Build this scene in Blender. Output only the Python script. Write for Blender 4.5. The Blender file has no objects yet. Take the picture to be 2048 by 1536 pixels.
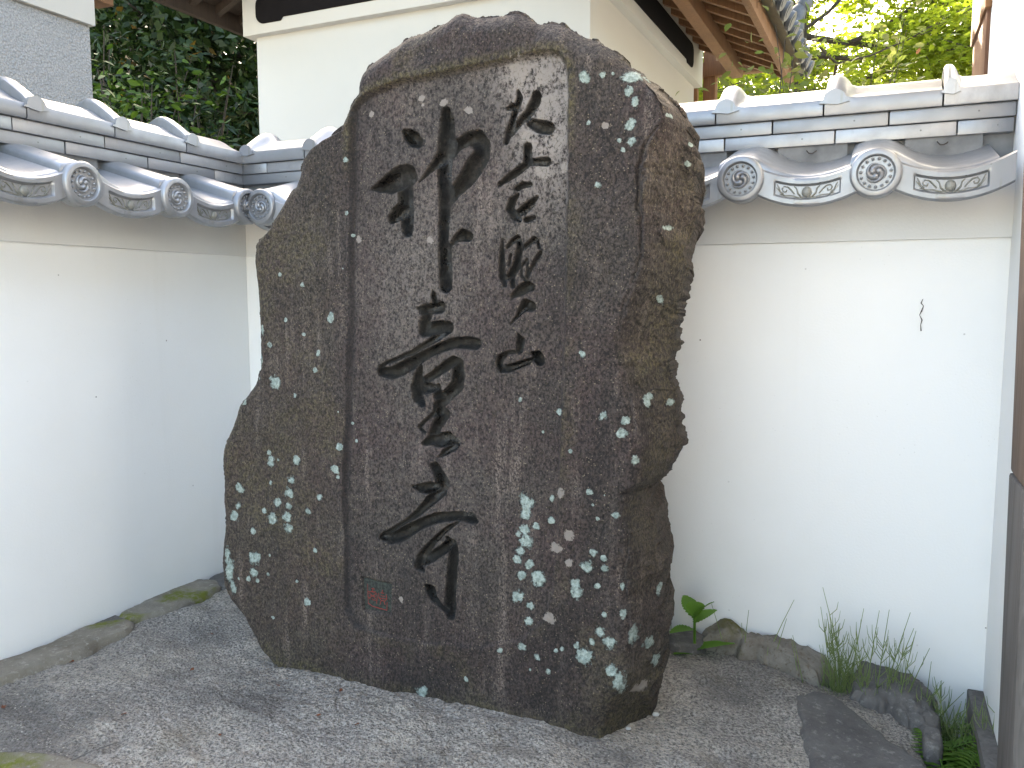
import bpy, bmesh, math, random
import numpy as np
from mathutils import Vector, Matrix
random.seed(7); RNG = np.random.default_rng(7)
R = math.radians
scn = bpy.context.scene

# ------------------------------------------------------------------ camera
F, CX, CY = 1650.0, 1024.0, 768.0           # focal length in photo pixels (2048 wide)
PITCH = math.atan(173 / 1650)
EYE = np.array([0.0, 0.0, 1.5])
cam_d = bpy.data.cameras.new('camera'); cam = bpy.data.objects.new('camera', cam_d)
scn.collection.objects.link(cam); scn.camera = cam
cam.location = EYE; cam.rotation_euler = (R(90) - PITCH, 0, 0)
cam_d.sensor_width = 36; cam_d.lens = 36 * F / 2048; cam_d.clip_start = 0.05; cam_d.clip_end = 2000

# ------------------------------------------------------------------ world, sun, exposure
SUN_EL, SUN_AZ = R(31), R(-3)               # azimuth from +Y towards +X: sun stands behind the storehouse
w = bpy.data.worlds.new('World'); scn.world = w; w.use_nodes = True
nt = w.node_tree; bg = nt.nodes['Background']
sky = nt.nodes.new('ShaderNodeTexSky'); sky.sky_type = 'NISHITA'; sky.sun_disc = False
sky.sun_elevation = SUN_EL; sky.sun_rotation = SUN_AZ
sky.air_density = 1.0; sky.dust_density = 4.0; sky.ozone_density = 0.6
nt.links.new(sky.outputs[0], bg.inputs[0]); bg.inputs[1].default_value = 0.15
sd = bpy.data.lights.new('sun', 'SUN'); sd.energy = 5.0; sd.angle = R(0.53); sd.color = (1, .95, .86)
sun = bpy.data.objects.new('sun', sd); scn.collection.objects.link(sun)
sv = Vector((math.sin(SUN_AZ) * math.cos(SUN_EL), math.cos(SUN_AZ) * math.cos(SUN_EL), math.sin(SUN_EL)))
sun.rotation_euler = sv.to_track_quat('Z', 'Y').to_euler()
vs = scn.view_settings
vs.view_transform = 'Standard'; vs.look = 'None'; vs.gamma = 1; vs.use_curve_mapping = False
vs.exposure = 3.3
vs.use_white_balance = True; vs.white_balance_temperature = 7600; vs.white_balance_tint = 8
scn.cycles.max_bounces = 8; scn.cycles.diffuse_bounces = 5

# ------------------------------------------------------------------ measuring helpers (photo pixel -> point on a real plane)
_f = np.array([0, math.cos(PITCH), -math.sin(PITCH)]); _u = np.array([0, math.sin(PITCH), math.cos(PITCH)]); _r = np.array([1.0, 0, 0])
def ray(px, py): return (px - CX) / F * _r - (py - CY) / F * _u + _f
def hit_plane(px, py, o, n):
    d = ray(px, py); k = np.dot(np.array(o) - EYE, n) / np.dot(d, n); return EYE + k * d
def hit_z(px, py, z): return hit_plane(px, py, (0, 0, z), np.array([0, 0, 1.0]))
def at_depth(px, py, y):
    d = ray(px, py); return EYE + d * (y / d[1])

# ------------------------------------------------------------------ mesh helpers
COL = scn.collection
def link(o, parent=None):
    COL.objects.link(o)
    if parent is not None: o.parent = parent
    return o
def mesh(name, v, f, mat, parent=None, smooth=None, attrs=None, loc=None):
    me = bpy.data.meshes.new(name)
    v = np.asarray(v, dtype=np.float32)
    if isinstance(f, np.ndarray):
        n, k = f.shape
        me.vertices.add(len(v)); me.vertices.foreach_set('co', v.ravel())
        me.loops.add(n * k); me.polygons.add(n)
        me.loops.foreach_set('vertex_index', f.astype(np.int32).ravel())
        me.polygons.foreach_set('loop_start', np.arange(0, n * k, k, dtype=np.int32))
        me.update(calc_edges=True)
    else:
        me.from_pydata(v.tolist(), [], f)
    if attrs:
        for k_, a in attrs.items():
            at = me.attributes.new(k_, 'FLOAT', 'POINT'); at.data.foreach_set('value', np.asarray(a, dtype=np.float32))
    me.validate(); me.update()
    if smooth is not None:
        me.polygons.foreach_set('use_smooth', [True] * len(me.polygons))
        if smooth < 180: me.set_sharp_from_angle(angle=R(smooth))
    me.materials.append(mat)
    o = bpy.data.objects.new(name, me)
    if loc is not None: o.location = loc
    return link(o, parent)
def empty(name, loc=(0, 0, 0), rz=0.0, label=None, cat=None, group=None):
    o = bpy.data.objects.new(name, None); o.location = loc; o.rotation_euler = (0, 0, rz); o.empty_display_size = .1
    link(o)
    if label: tag(o, label, cat, group)
    return o
def tag(o, label, cat, group=None):
    o['label'] = label; o['category'] = cat
    if group: o['group'] = group
    return o
def dup(o, parent=None, **kw):
    c = o.copy(); link(c, parent)
    for ch in o.children: dup(ch, c)
    for k, v in kw.items(): setattr(c, k, v)
    return c
class MB:
    def __init__(s): s.v = []; s.f = []
    def add(s, v, f):
        b = len(s.v); s.v += [tuple(map(float, p)) for p in v]; s.f += [tuple(i + b for i in q) for q in f]
    def box(s, x0, x1, y0, y1, z0, z1, M=None):
        v = [(x, y, z) for z in (z0, z1) for y in (y0, y1) for x in (x0, x1)]
        if M is not None: v = [tuple(M @ Vector(p)) for p in v]
        s.add(v, [(0, 2, 3, 1), (4, 5, 7, 6), (0, 1, 5, 4), (2, 6, 7, 3), (0, 4, 6, 2), (1, 3, 7, 5)])
    def tube(s, pts, rad, n=8, cap=True):
        pts = [Vector(p) for p in pts]; m = len(pts)
        if not hasattr(rad, '__len__'): rad = [rad] * m
        b = len(s.v); prev = None
        for i, p in enumerate(pts):
            t = (pts[min(i + 1, m - 1)] - pts[max(i - 1, 0)]).normalized()
            if prev is None:
                a = Vector((0, 0, 1)) if abs(t.z) < .9 else Vector((1, 0, 0)); x = t.cross(a).normalized()
            else:
                x = (prev - t * prev.dot(t)).normalized()
            prev = x; y = t.cross(x)
            for k in range(n):
                a = 2 * math.pi * k / n; s.v.append(tuple(p + (x * math.cos(a) + y * math.sin(a)) * rad[i]))
        for i in range(m - 1):
            for k in range(n):
                k2 = (k + 1) % n; s.f.append((b + i * n + k, b + i * n + k2, b + (i + 1) * n + k2, b + (i + 1) * n + k))
        if cap:
            s.f.append(tuple(b + k for k in range(n))[::-1]); s.f.append(tuple(b + (m - 1) * n + k for k in range(n)))
    def sphere(s, c, r, nu=8, nv=5):
        if not hasattr(r, '__len__'): r = (r, r, r)
        b = len(s.v)
        for i in range(nv + 1):
            ph = math.pi * i / nv
            for k in range(nu):
                a = 2 * math.pi * k / nu
                s.v.append((c[0] + r[0] * math.sin(ph) * math.cos(a), c[1] + r[1] * math.sin(ph) * math.sin(a), c[2] + r[2] * math.cos(ph)))
        for i in range(nv):
            for k in range(nu):
                k2 = (k + 1) % nu; s.f.append((b + i * nu + k, b + (i + 1) * nu + k, b + (i + 1) * nu + k2, b + i * nu + k2))
    def build(s, name, mat, parent=None, smooth=None, bevel=0, loc=None, seg=2):
        o = mesh(name, s.v, s.f, mat, parent, None, loc=loc)
        bm = bmesh.new(); bm.from_mesh(o.data)
        bmesh.ops.remove_doubles(bm, verts=bm.verts, dist=1e-5)
        if bevel: bmesh.ops.bevel(bm, geom=bm.edges[:], offset=bevel, segments=seg, affect='EDGES', profile=.6)
        bmesh.ops.recalc_face_normals(bm, faces=bm.faces)
        bm.to_mesh(o.data); bm.free()
        if smooth is not None:
            o.data.polygons.foreach_set('use_smooth', [True] * len(o.data.polygons)); o.data.set_sharp_from_angle(angle=R(smooth))
        return o
def boxobj(name, mat, parent, x0, x1, y0, y1, z0, z1, bevel=.004):
    m = MB(); m.box(x0, x1, y0, y1, z0, z1); return m.build(name, mat, parent, 35, bevel)

# numpy value noise -------------------------------------------------
_T = np.random.default_rng(3).random((256, 256)).astype(np.float32)
def vnoise(x, y):
    xi = np.floor(x).astype(int); yi = np.floor(y).astype(int); fx = x - xi; fy = y - yi
    fx = fx * fx * (3 - 2 * fx); fy = fy * fy * (3 - 2 * fy)
    g = lambda a, b: _T[a & 255, b & 255]
    return (g(xi, yi) * (1 - fx) + g(xi + 1, yi) * fx) * (1 - fy) + (g(xi, yi + 1) * (1 - fx) + g(xi + 1, yi + 1) * fx) * fy - .5
def fbm(x, y, oct=4, gain=.5):
    s = 0; a = 1.0
    for i in range(oct):
        s = s + a * vnoise(x + 17.3 * i, y + 9.1 * i); x = x * 2.03; y = y * 2.03; a *= gain
    return s
def sstep(a, b, x):
    t = np.clip((x - a) / (b - a), 0, 1); return t * t * (3 - 2 * t)

# ------------------------------------------------------------------ material helpers
class NM:
    def __init__(s, name):
        s.m = bpy.data.materials.new(name); s.m.use_nodes = True; s.t = s.m.node_tree
        s.b = s.t.nodes['Principled BSDF']; s.out = s.t.nodes['Material Output']
        s.tc = s.t.nodes.new('ShaderNodeTexCoord').outputs['Object']
    def n(s, ty, **kw):
        o = s.t.nodes.new(ty)
        for k, v in kw.items(): setattr(o, k, v)
        return o
    def set(s, sock, v):
        if isinstance(v, bpy.types.NodeSocket): s.t.links.new(v, sock)
        elif isinstance(v, (tuple, list)) and len(v) == 3 and sock.type == 'RGBA': sock.default_value = (*v, 1)
        else: sock.default_value = v
    def map(s, scale, co=None, rot=(0, 0, 0)):
        o = s.n('ShaderNodeMapping'); s.set(o.inputs['Vector'], co or s.tc); o.inputs['Scale'].default_value = scale if hasattr(scale, '__len__') else (scale,) * 3
        o.inputs['Rotation'].default_value = rot
        return o.outputs[0]
    def noise(s, scale, detail=4, rough=.6, co=None, dist=0):
        o = s.n('ShaderNodeTexNoise'); s.set(o.inputs['Vector'], co or s.tc); o.inputs['Scale'].default_value = scale
        o.inputs['Detail'].default_value = detail; o.inputs['Roughness'].default_value = rough; o.inputs['Distortion'].default_value = dist
        return o.outputs['Fac']
    def vor(s, scale, feature='F1', co=None, out='Distance'):
        o = s.n('ShaderNodeTexVoronoi', feature=feature); s.set(o.inputs['Vector'], co or s.tc); o.inputs['Scale'].default_value = scale
        return o.outputs[out]
    def mr(s, v, a, b, c=0.0, d=1.0, smooth=False):
        o = s.n('ShaderNodeMapRange', interpolation_type='SMOOTHSTEP' if smooth else 'LINEAR'); s.set(o.inputs[0], v)
        for i, q in enumerate((a, b, c, d)): o.inputs[i + 1].default_value = q
        return o.outputs[0]
    def mix(s, f, a, b, mode='MIX'):
        o = s.n('ShaderNodeMix', data_type='RGBA', blend_type=mode); s.set(o.inputs[0], f); s.set(o.inputs[6], a); s.set(o.inputs[7], b); return o.outputs[2]
    def math(s, op, a, b=0.0):
        o = s.n('ShaderNodeMath', operation=op); s.set(o.inputs[0], a); s.set(o.inputs[1], b); return o.outputs[0]
    def attr(s, name): return s.n('ShaderNodeAttribute', attribute_name=name).outputs['Fac']
    def bump(s, h, strength=.5, dist=.01, nrm=None):
        o = s.n('ShaderNodeBump'); s.set(o.inputs['Height'], h); o.inputs['Strength'].default_value = strength; o.inputs['Distance'].default_value = dist
        if nrm is not None: s.set(o.inputs['Normal'], nrm)
        s.t.links.new(o.outputs[0], s.b.inputs['Normal']); return o.outputs[0]
    def fin(s, col, rough=.8, spec=.5, metal=0.0):
        s.set(s.b.inputs['Base Color'], col); s.set(s.b.inputs['Roughness'], rough)
        s.b.inputs['Specular IOR Level'].default_value = spec; s.b.inputs['Metallic'].default_value = metal
        return s.m
    def rnd(s): return s.n('ShaderNodeObjectInfo').outputs['Random']

def M_plaster(name, base=(.80, .80, .79), dirt=(.62, .60, .55), specks=True):
    k = NM(name)
    c = k.mix(k.mr(k.noise(1.3, 5, .6), .45, .8), base, tuple(.72 * a + .28 * b for a, b in zip(base, dirt)))
    st = k.noise(3.0, 4, .6, k.map((5, 5, .35)))
    c = k.mix(k.mr(st, .58, .85, 0, .14), c, dirt)
    if specks:
        sp = k.math('LESS_THAN', k.vor(16), .035); gate = k.mr(k.noise(7, 2), .5, .6)
        c = k.mix(k.math('MULTIPLY', k.math('MULTIPLY', sp, gate), .75), c, (.12, .10, .09))
        sp2 = k.math('LESS_THAN', k.vor(60), .07)
        c = k.mix(k.math('MULTIPLY', sp2, k.mr(k.noise(3, 2), .45, .7, 0, .35)), c, (.35, .33, .3))
    h = k.math('ADD', k.noise(180, 3, .6), k.math('MULTIPLY', k.noise(6, 2), 1.5))
    k.bump(k.math('ADD', h, k.math('MULTIPLY', k.noise(2.2, 3, .5, k.map((1, 1, .4))), 5.0)), .14, .004)
    return k.fin(c, .75, .3)
def M_tile():
    k = NM('silver_roof_tile'); r = k.rnd()
    c = k.mix(r, (.215, .22, .235), (.35, .355, .37))
    c = k.mix(k.mr(k.noise(9, 5, .65), .45, .75), c, (.24, .245, .25))
    st = k.noise(14, 4, .6, k.map((3, 1, .5)))
    c = k.mix(k.mr(st, .62, .8, 0, .5), c, (.20, .19, .14))
    c = k.mix(k.math('MULTIPLY', k.math('LESS_THAN', k.vor(55), .12), k.mr(k.noise(8), .55, .7)), c, (.05, .05, .05))
    k.bump(k.noise(120, 3, .6), .08, .002)
    return k.fin(c, k.mr(k.noise(20, 3), .3, .7, .30, .48), .5, .55)
def M_tile_aged():
    k = NM('aged_tile_relief')
    c = k.mix(k.mr(k.noise(40, 4, .6), .4, .7), (.25, .25, .24), (.12, .115, .075))
    return k.fin(c, .5, .5, .25)
def M_wood(name, c1, c2, rough=.75, scale=(40, 40, 2.5)):
    k = NM(name)
    g = k.noise(1.0, 6, .65, k.map(scale), 1.2)
    c = k.mix(k.mr(g, .3, .72), c1, c2)
    c = k.mix(k.mr(k.noise(2.5, 3), .5, .8, 0, .5), c, tuple(.6 * a for a in c1))
    k.bump(g, .35, .004)
    return k.fin(c, rough, .3)
def M_leaf(name, c1, c2, c3=None, trans=.45, rough=.45):
    k = NM(name); a = k.attr('rnd')
    c = k.mix(a, c1, c2)
    if c3: c = k.mix(k.math('GREATER_THAN', a, .989), c, c3)
    k.fin(c, rough, .22)
    tr = k.n('ShaderNodeBsdfTranslucent'); k.set(tr.inputs[0], k.mix(.5, c, (.9, 1.0, .25), 'MULTIPLY') if False else c)
    ms = k.n('ShaderNodeMixShader'); ms.inputs[0].default_value = trans
    k.t.links.new(k.b.outputs[0], ms.inputs[1]); k.t.links.new(tr.outputs[0], ms.inputs[2]); k.t.links.new(ms.outputs[0], k.out.inputs[0])
    return k.m
def M_plain(name, col, rough=.6, spec=.4, metal=0, var=.25):
    k = NM(name)
    c = k.mix(k.mr(k.noise(12, 4), .35, .7), col, tuple(a * (1 - var) for a in col))
    return k.fin(c, rough, spec, metal)
def M_rock(name, c1, c2, c3, scale=14, moss=None):
    k = NM(name)
    c = k.mix(k.mr(k.noise(scale, 6, .7), .35, .68), c1, c2)
    c = k.mix(k.mr(k.noise(scale * 6, 4, .7), .56, .68, 0, .8), c, c3)
    c = k.mix(k.mr(k.noise(scale * .5, 3, .6, None, .5), .6, .72, 0, .5), c, tuple(.45 * a for a in c1))
    if moss:
        mm = k.math('MULTIPLY', k.mr(k.noise(5.5, 3, .5), .55, .64), k.mr(k.noise(70, 3), .3, .55))
        c = k.mix(mm, c, moss)
    h = k.math('ADD', k.noise(scale * 1.5, 6, .7), k.math('MULTIPLY', k.noise(scale * 14, 3, .7), .35))
    k.bump(h, .6, .012)
    return k.fin(c, .85, .3)

PLASTER = M_plaster('white_wall_plaster')
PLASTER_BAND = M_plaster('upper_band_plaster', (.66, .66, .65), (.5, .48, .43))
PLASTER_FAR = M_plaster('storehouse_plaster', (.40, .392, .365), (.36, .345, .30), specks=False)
TILE = M_tile(); RELIEF = M_tile_aged()
FILLER = M_plain('grey_clay_filler', (.22, .225, .23), .7, .3, 0, .45)
WIRE = M_plain('rusty_wire', (.05, .035, .03), .6)
WOOD = M_wood('warm_brown_timber', (.13, .062, .028), (.21, .105, .048))
WOOD_DARK = M_wood('dark_brown_timber', (.06, .035, .02), (.11, .065, .04))
WOOD_SHADED = M_wood('shaded_brown_timber', (.020, .0135, .0095), (.042, .028, .020))  # darkened timber copy: the left eave's shade is put into its colour
OLD_TILE = M_plain('dark_old_tile', (.085, .088, .092), .5, .5, .2, .5)
WOOD_GREY = M_wood('weathered_grey_timber', (.085, .075, .068), (.165, .15, .138), .85, (55, 55, 1.6))
DARKPANEL = M_plain('black_stained_board', (.008, .007, .0075), .95, .1)
SOIL = M_rock('soil', (.06, .05, .038), (.10, .085, .065), (.14, .12, .10), 20)

# ------------------------------------------------------------------ ground
k = NM('gravel_ground')
c = k.mix(k.mr(k.noise(60, 5, .7), .35, .65), (.34, .325, .30), (.52, .50, .465)); c = k.mix(k.mr(k.noise(.6, 4), .45, .7), c, (.42, .40, .36))
k.bump(k.noise(90, 4, .7), .5, .02)
GRAVEL = k.fin(c, .9, .2)
g = mesh('ground', [(-300, -300, 0), (300, -300, 0), (300, 600, 0), (-300, 600, 0)], [(0, 1, 2, 3)], GRAVEL); g['kind'] = 'structure'

# ------------------------------------------------------------------ wall frames
TH = R(23.9); cT, sT = math.cos(TH), math.sin(TH)
eR = np.array([cT, -sT, 0]); nR = np.array([-sT, -cT, 0]); eL = np.array([sT, cT, 0]); nL = np.array([cT, -sT, 0])
_d = ray(1617, 352); Pd = EYE + _d * (1.88 / _d[1]); Pw = Pd - .16 * nR
CORNER = hit_plane(494, 560, Pw, nR); CORNER[2] = 0
def rl(px, py, y): p = hit_plane(px, py, CORNER - nR * y, nR); return float((p - CORNER) @ eR), float(p[2])
def ll(px, py, y): p = hit_plane(px, py, CORNER - nL * y, nL); return float((p - CORNER) @ eL), float(p[2])
def Rw(x, y, z): return CORNER + eR * x - nR * y + np.array([0, 0, z])
def Lw(x, y, z): return CORNER + eL * x - nL * y + np.array([0, 0, z])
XEND = 2.168                                  # where the right wall meets the gatehouse
Z_DISC, Z_N2, Z_N1, Z_CAP = 1.768, 1.868, 1.901, 1.934
Y_EAVE = -.16; PITCH_T = .285; SLOPE = .29

# ---- tile prototypes (local: x right, y into the wall, z up)
def proto_eave():
    m = MB()
    prof = [(-.052, -.012), (-.052, .031), (-.0495, .0385), (-.040, .0440), (-.020, .0490), (0, .0510), (.02, .050), (.04, .042), (.06, .030), (.085, .015), (.115, .005), (.145, .0015), (.175, .004), (.205, .011), (.232, .02)]
    th = .014
    ys = [.0, .004, .03, .12, .24]
    top = []; n = len(prof)
    for y in ys:
        pull = -.003 if y == 0 else 0
        top.append([(x, y, z + SLOPE * y + pull) for x, z in prof])
    b = len(m.v)
    for row in top: m.v += row
    for row in top: m.v += [(x, y, z - th) for x, y, z in row]
    L = len(ys)
    for i in range(L - 1):
        for j in range(n - 1):
            a = b + i * n + j; m.f.append((a, a + 1, a + n + 1, a + n)); a2 = a + L * n; m.f.append((a2, a2 + n, a2 + n + 1, a2 + 1))
    for j in range(n - 1):
        a = b + j; m.f.append((a, a + L * n, a + L * n + 1, a + 1)); a = b + (L - 1) * n + j; m.f.append((a, a + 1, a + 1 + L * n, a + L * n))
    for i in range(L - 1):
        for j in (0, n - 1):
            a = b + i * n + j; m.f.append((a, a + n, a + n + L * n, a + L * n))
    # hanging apron: a height field with a sunk panel
    nx, nz = 72, 14
    xs = np.linspace(.028, .262, nx); zt = lambda x: -.001 + .024 * ((x - .145) / .1) ** 2; zb = lambda x: -.067 + .034 * ((x - .145) / .117) ** 2
    b = len(m.v)
    for i in range(nx):
        for j in range(nz):
            t = j / (nz - 1); z = zb(xs[i]) * (1 - t) + zt(xs[i]) * t
            y = -.006
            if j == 0 or j == nz - 1: y = 0.0
            if abs(xs[i] - .145) < .069 and 4 <= j <= 9: y = .0015
            m.v.append((xs[i], y, z))
    for i in range(nx - 1):
        for j in range(nz - 1):
            a = b + i * nz + j; m.f.append((a, a + nz, a + nz + 1, a + 1))
    bb = len(m.v)                               # back of the apron
    for i in range(nx):
        m.v.append((xs[i], .016, zb(xs[i]) + .002)); m.v.append((xs[i], .016, zt(xs[i])))
    for i in range(nx - 1):
        m.f.append((bb + 2 * i, bb + 2 * i + 1, bb + 2 * i + 3, bb + 2 * i + 2))
        m.f.append((b + i * nz, bb + 2 * i, bb + 2 * i + 2, b + (i + 1) * nz))
        m.f.append((b + i * nz + nz - 1, b + (i + 1) * nz + nz - 1, bb + 2 * i + 3, bb + 2 * i + 1))
    o = m.build('eave_tile', TILE, None, 50)
    # round crest with beads and three commas
    d = MB(); N = 40
    ring = [(.050, .042), (.0525, .036), (.0525, -.002), (.0505, -.0055), (.0475, -.007), (.0395, -.007), (.0375, -.005), (.0365, .001), (.0355, .003), (.001, .003)]
    b = len(d.v)
    for r_, y in ring:
        for q in range(N): a = 2 * math.pi * q / N; d.v.append((r_ * math.cos(a), y, r_ * math.sin(a)))
    for i in range(len(ring) - 1):
        for q in range(N): q2 = (q + 1) % N; d.f.append((b + i * N + q, b + i * N + q2, b + (i + 1) * N + q2, b + (i + 1) * N + q))
    for q in range(15):
        a = 2 * math.pi * (q + .3) / 15; d.sphere((.0300 * math.cos(a), .0015, .0300 * math.sin(a)), (.0034, .0048, .0034), 8, 6)
    for q in range(3):
        a0 = 2 * math.pi * q / 3 + .5
        pts = []; rd = []
        for i in range(15):
            t = i / 14; a = a0 - t * 3.3; rr = .0072 + .0128 * min(1, t * 1.25) ** .8
            pts.append((rr * math.cos(a), .0015, rr * math.sin(a))); rd.append(.0058 * (1 - t) ** .75 + .0006)
        d.tube(pts, rd, 8); d.sphere(pts[0], (.0066, .0058, .0066), 10, 8)
    cd = d.build('crest_disc', TILE, o, 45, loc=(0, -.012, 0))
    # floral scroll relief
    s = MB(); s.sphere((.145, .0015, -.034), (.011, .0075, .0125), 14, 8)
    for sg in (-1, 1):
        X = lambda u_: .145 + sg * u_
        zz = lambda u_: -.034 + .024 * (u_ / .1) ** 2
        def tb(pl, r0, r1):
            n_ = len(pl); s.tube([(X(u_), .001, zz(u_) + v_) for u_, v_ in pl], [r0 + (r1 - r0) * i / (n_ - 1) for i in range(n_)], 6)
        tb([(.004, -.013), (.012, -.010), (.019, -.003), (.021, .006), (.027, .012)], .0028, .0012)
        tb([(.008, -.015), (.020, -.012), (.032, -.009), (.046, -.011), (.058, -.010)], .0022, .0010)
        tb([(.026, -.005), (.033, .003), (.041, .009), (.049, .009), (.053, .003), (.050, -.003), (.044, -.002), (.043, .003)], .0018, .0016)
        tb([(.050, -.009), (.057, -.004), (.060, .004), (.064, .010)], .0024, .0010)
        tb([(.056, -.006), (.061, -.001), (.066, .003)], .0018, .0009)
        tb([(.003, .010), (.0075, .004), (.0085, -.005), (.004, -.011)], .0012, .0012)
    s.build('floral_relief', RELIEF, o, 60)
    return o
def proto_cap(L=.255):
    m = MB(); h = .036
    def sect(k):                                # half section front -> crest, k = bump height
        pts = [(.0, 0.0), (-.002, .006), (-.002, h - .004), (.0 - .15 * k, h + .25 * k), (.018, h + .006 + .75 * k), (.045, h + .018 + k), (.075, h + .036 + 1.05 * k), (.095, h + .045 + 1.05 * k), (.112, h + .048 + 1.05 * k)]
        return pts
    xs = [0, .002, .01, .02, .03, .04, .048, .056, .07, .12, .19, L - .004]
    ks = [.018, .025, .030, .031, .030, .025, .017, .006, .001, 0, 0, 0]
    rows = []
    for x, kk in zip(xs, ks):
        p = sect(kk); full = p + [(.224 - y, z) for y, z in reversed(p[:-1])]
        rows.append([(x, y, z) for y, z in full])
    n = len(rows[0]); b = len(m.v)
    for r_ in rows: m.v += r_
    for i in range(len(rows) - 1):
        for j in range(n - 1): a = b + i * n + j; m.f.append((a, a + n, a + n + 1, a + 1))
        m.f.append((b + i * n, b + i * n + n - 1, b + (i + 1) * n + n - 1, b + (i + 1) * n))
    m.f.append(tuple(b + j for j in range(n))); m.f.append(tuple(b + (len(rows) - 1) * n + j for j in range(n))[::-1])
    # lobed front end of the roll
    pl = []
    for i in range(13):
        a = math.pi * i / 12; pl.append((.022 + .026 * math.cos(a), h - .004 + .026 * math.sin(a)))
    pl = [(.056, h - .008)] + pl + [(-.010, h - .004), (-.012, h - .009), (.0, h - .010), (.030, h - .014)]
    b = len(m.v)
    m.v += [(x, -.0075, z) for x, z in pl] + [(x, .012, z) for x, z in pl]; q = len(pl)
    m.f.append(tuple(b + i for i in range(q))); m.f.append(tuple(b + q + i for i in range(q))[::-1])
    for i in range(q): m.f.append((b + i, b + q + i, b + q + (i + 1) % q, b + (i + 1) % q))
    return m.build('ridge_cap_tile', TILE, None, 42, 0)
def proto_noshi(L, h=.0315):
    m = MB(); m.box(0, L - .003, 0, .19, 0, h); return m.build('ridge_course_tile', TILE, None, 35, .0022)
def proto_filler():
    m = MB(); pts = []
    for i in range(11):
        t = i / 10; x = .058 + .16 * t; pts.append((x, .006 + .018 * ((x - .138) / .08) ** 2))
    b = len(m.v); q = len(pts)
    for y in (0, .02):
        m.v += [(x, y, z) for x, z in pts] + [(x, y, .062) for x, z in pts]
    for i in range(q - 1):
        m.f.append((i, i + 1, q + i + 1, q + i)); m.f.append((2 * q + i, 3 * q + i, 3 * q + i + 1, 2 * q + i + 1)); m.f.append((i, 2 * q + i, 2 * q + i + 1, i + 1))
    o = m.build('filler_plate', FILLER, None, 40)
    w_ = MB(); w_.tube([(.125, .004, .044), (.126, -.006, .040), (.131, -.010, .034), (.139, -.010, .033), (.146, -.006, .038), (.148, .004, .042)], .0013, 5)
    w_.build('wire_loop', WIRE, o, 60)
    return o
P_EAVE, P_CAP, P_FILL = proto_eave(), proto_cap(), proto_filler()
P_N = proto_noshi(.262)
def plain_box(name, mat, parent, x0, x1, y0, y1, z0, z1, bevel=.003): return boxobj(name, mat, parent, x0, x1, y0, y1, z0, z1, bevel)

def build_wall(nm, rz, label, x0, x1, disc_xs, cap_xs, n1_xs, n2_xs):
    W = empty(nm, tuple(CORNER), rz, label, 'wall', 'white plaster walls with tiled ridges')
    plain_box('plaster_body', PLASTER, W, x0, x1, 0, .24, 0, Z_DISC + .02, .001)
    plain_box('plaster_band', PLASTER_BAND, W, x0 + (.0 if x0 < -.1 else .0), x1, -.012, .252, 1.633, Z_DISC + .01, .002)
    for x in disc_xs:
        t = dup(P_EAVE, W); t.location = (x, Y_EAVE, Z_DISC + random.uniform(-.0015, .0015)); t.rotation_euler = (random.uniform(-.006, .006), random.uniform(-.008, .008), random.uniform(-.006, .006))
        fp = dup(P_FILL, W); fp.location = (x, Y_EAVE + .200, Z_DISC + .048)
        # the far slope of the little roof
        fb = dup(P_EAVE, W); fb.location = (x + .29 * 0, .24 - Y_EAVE, Z_DISC); fb.rotation_euler = (0, 0, math.pi)
    for xs, z, y in ((n1_xs, Z_N1, .026), (n2_xs, Z_N2, .031)):
        for a, b_ in xs:
            t = dup(P_N, W); t.location = (a + .0015, y + random.uniform(-.001, .001), z + .0008); t.scale = ((b_ - a) / .262, 1, 1)
            t.rotation_euler = (0, 0, random.uniform(-.003, .003))
    for a, b_ in cap_xs:
        t = dup(P_CAP, W); t.location = (a, .016, Z_CAP + random.uniform(0, .001)); t.scale = ((b_ - a) / .255, 1, 1); t.rotation_euler = (0, random.uniform(-.003, .003), 0)
    core = plain_box('ridge_core', FILLER, W, x0 + .02, x1 - .001, .055, .205, Z_DISC - .02, Z_CAP + .005, .001)
    return W
def runs(js): return [(js[i], js[i + 1]) for i in range(len(js) - 1)]
# right wall
capR = [-.02] + [1.51 - .255 * i for i in range(5, 0, -1)] + [1.51, 1.765, 2.02, XEND]
n1R = [-.028, .073, .335, .597, .859, 1.121, 1.383, 1.645, 1.907, XEND - .002]
n2R = [-.033, .217, .479, .741, 1.003, 1.266, 1.529, 1.79, 2.05, XEND - .006]
discR = [.212, .462, .746, 1.031, 1.316, 1.601, 1.886]
WR = build_wall('garden_wall', -TH, 'white plaster garden wall with silver tiled ridge running behind the stele to the right', -.24, XEND, discR, runs(capR), runs(n1R), runs(n2R))
# left wall
XL0 = -2.2
capL = [XL0 - .04] + [-.733 - .255 * i for i in range(5, 0, -1)] + [-.733, -.478, -.223, .02]
n1L = [XL0 - .01] + [-.505 - .262 * i for i in range(6, 0, -1)] + [-.505, -.241, .027]
n2L = [XL0 - .01] + [-.621 - .262 * i for i in range(5, 0, -1)] + [-.621, -.357, -.096, .031]
discL = [-.738 - .288 * i for i in range(5, 0, -1)] + [-.738, -.450, -.178]
WL = build_wall('garden_wall', R(90) - TH, 'white plaster garden wall with silver tiled ridge at the left of the stele', XL0, -.001, discL, runs(capL), runs(n1L), runs(n2L))
for o_ in (P_EAVE, P_CAP, P_FILL, P_N):
    for ch in list(o_.children): bpy.data.objects.remove(ch)
    bpy.data.objects.remove(o_)

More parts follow.
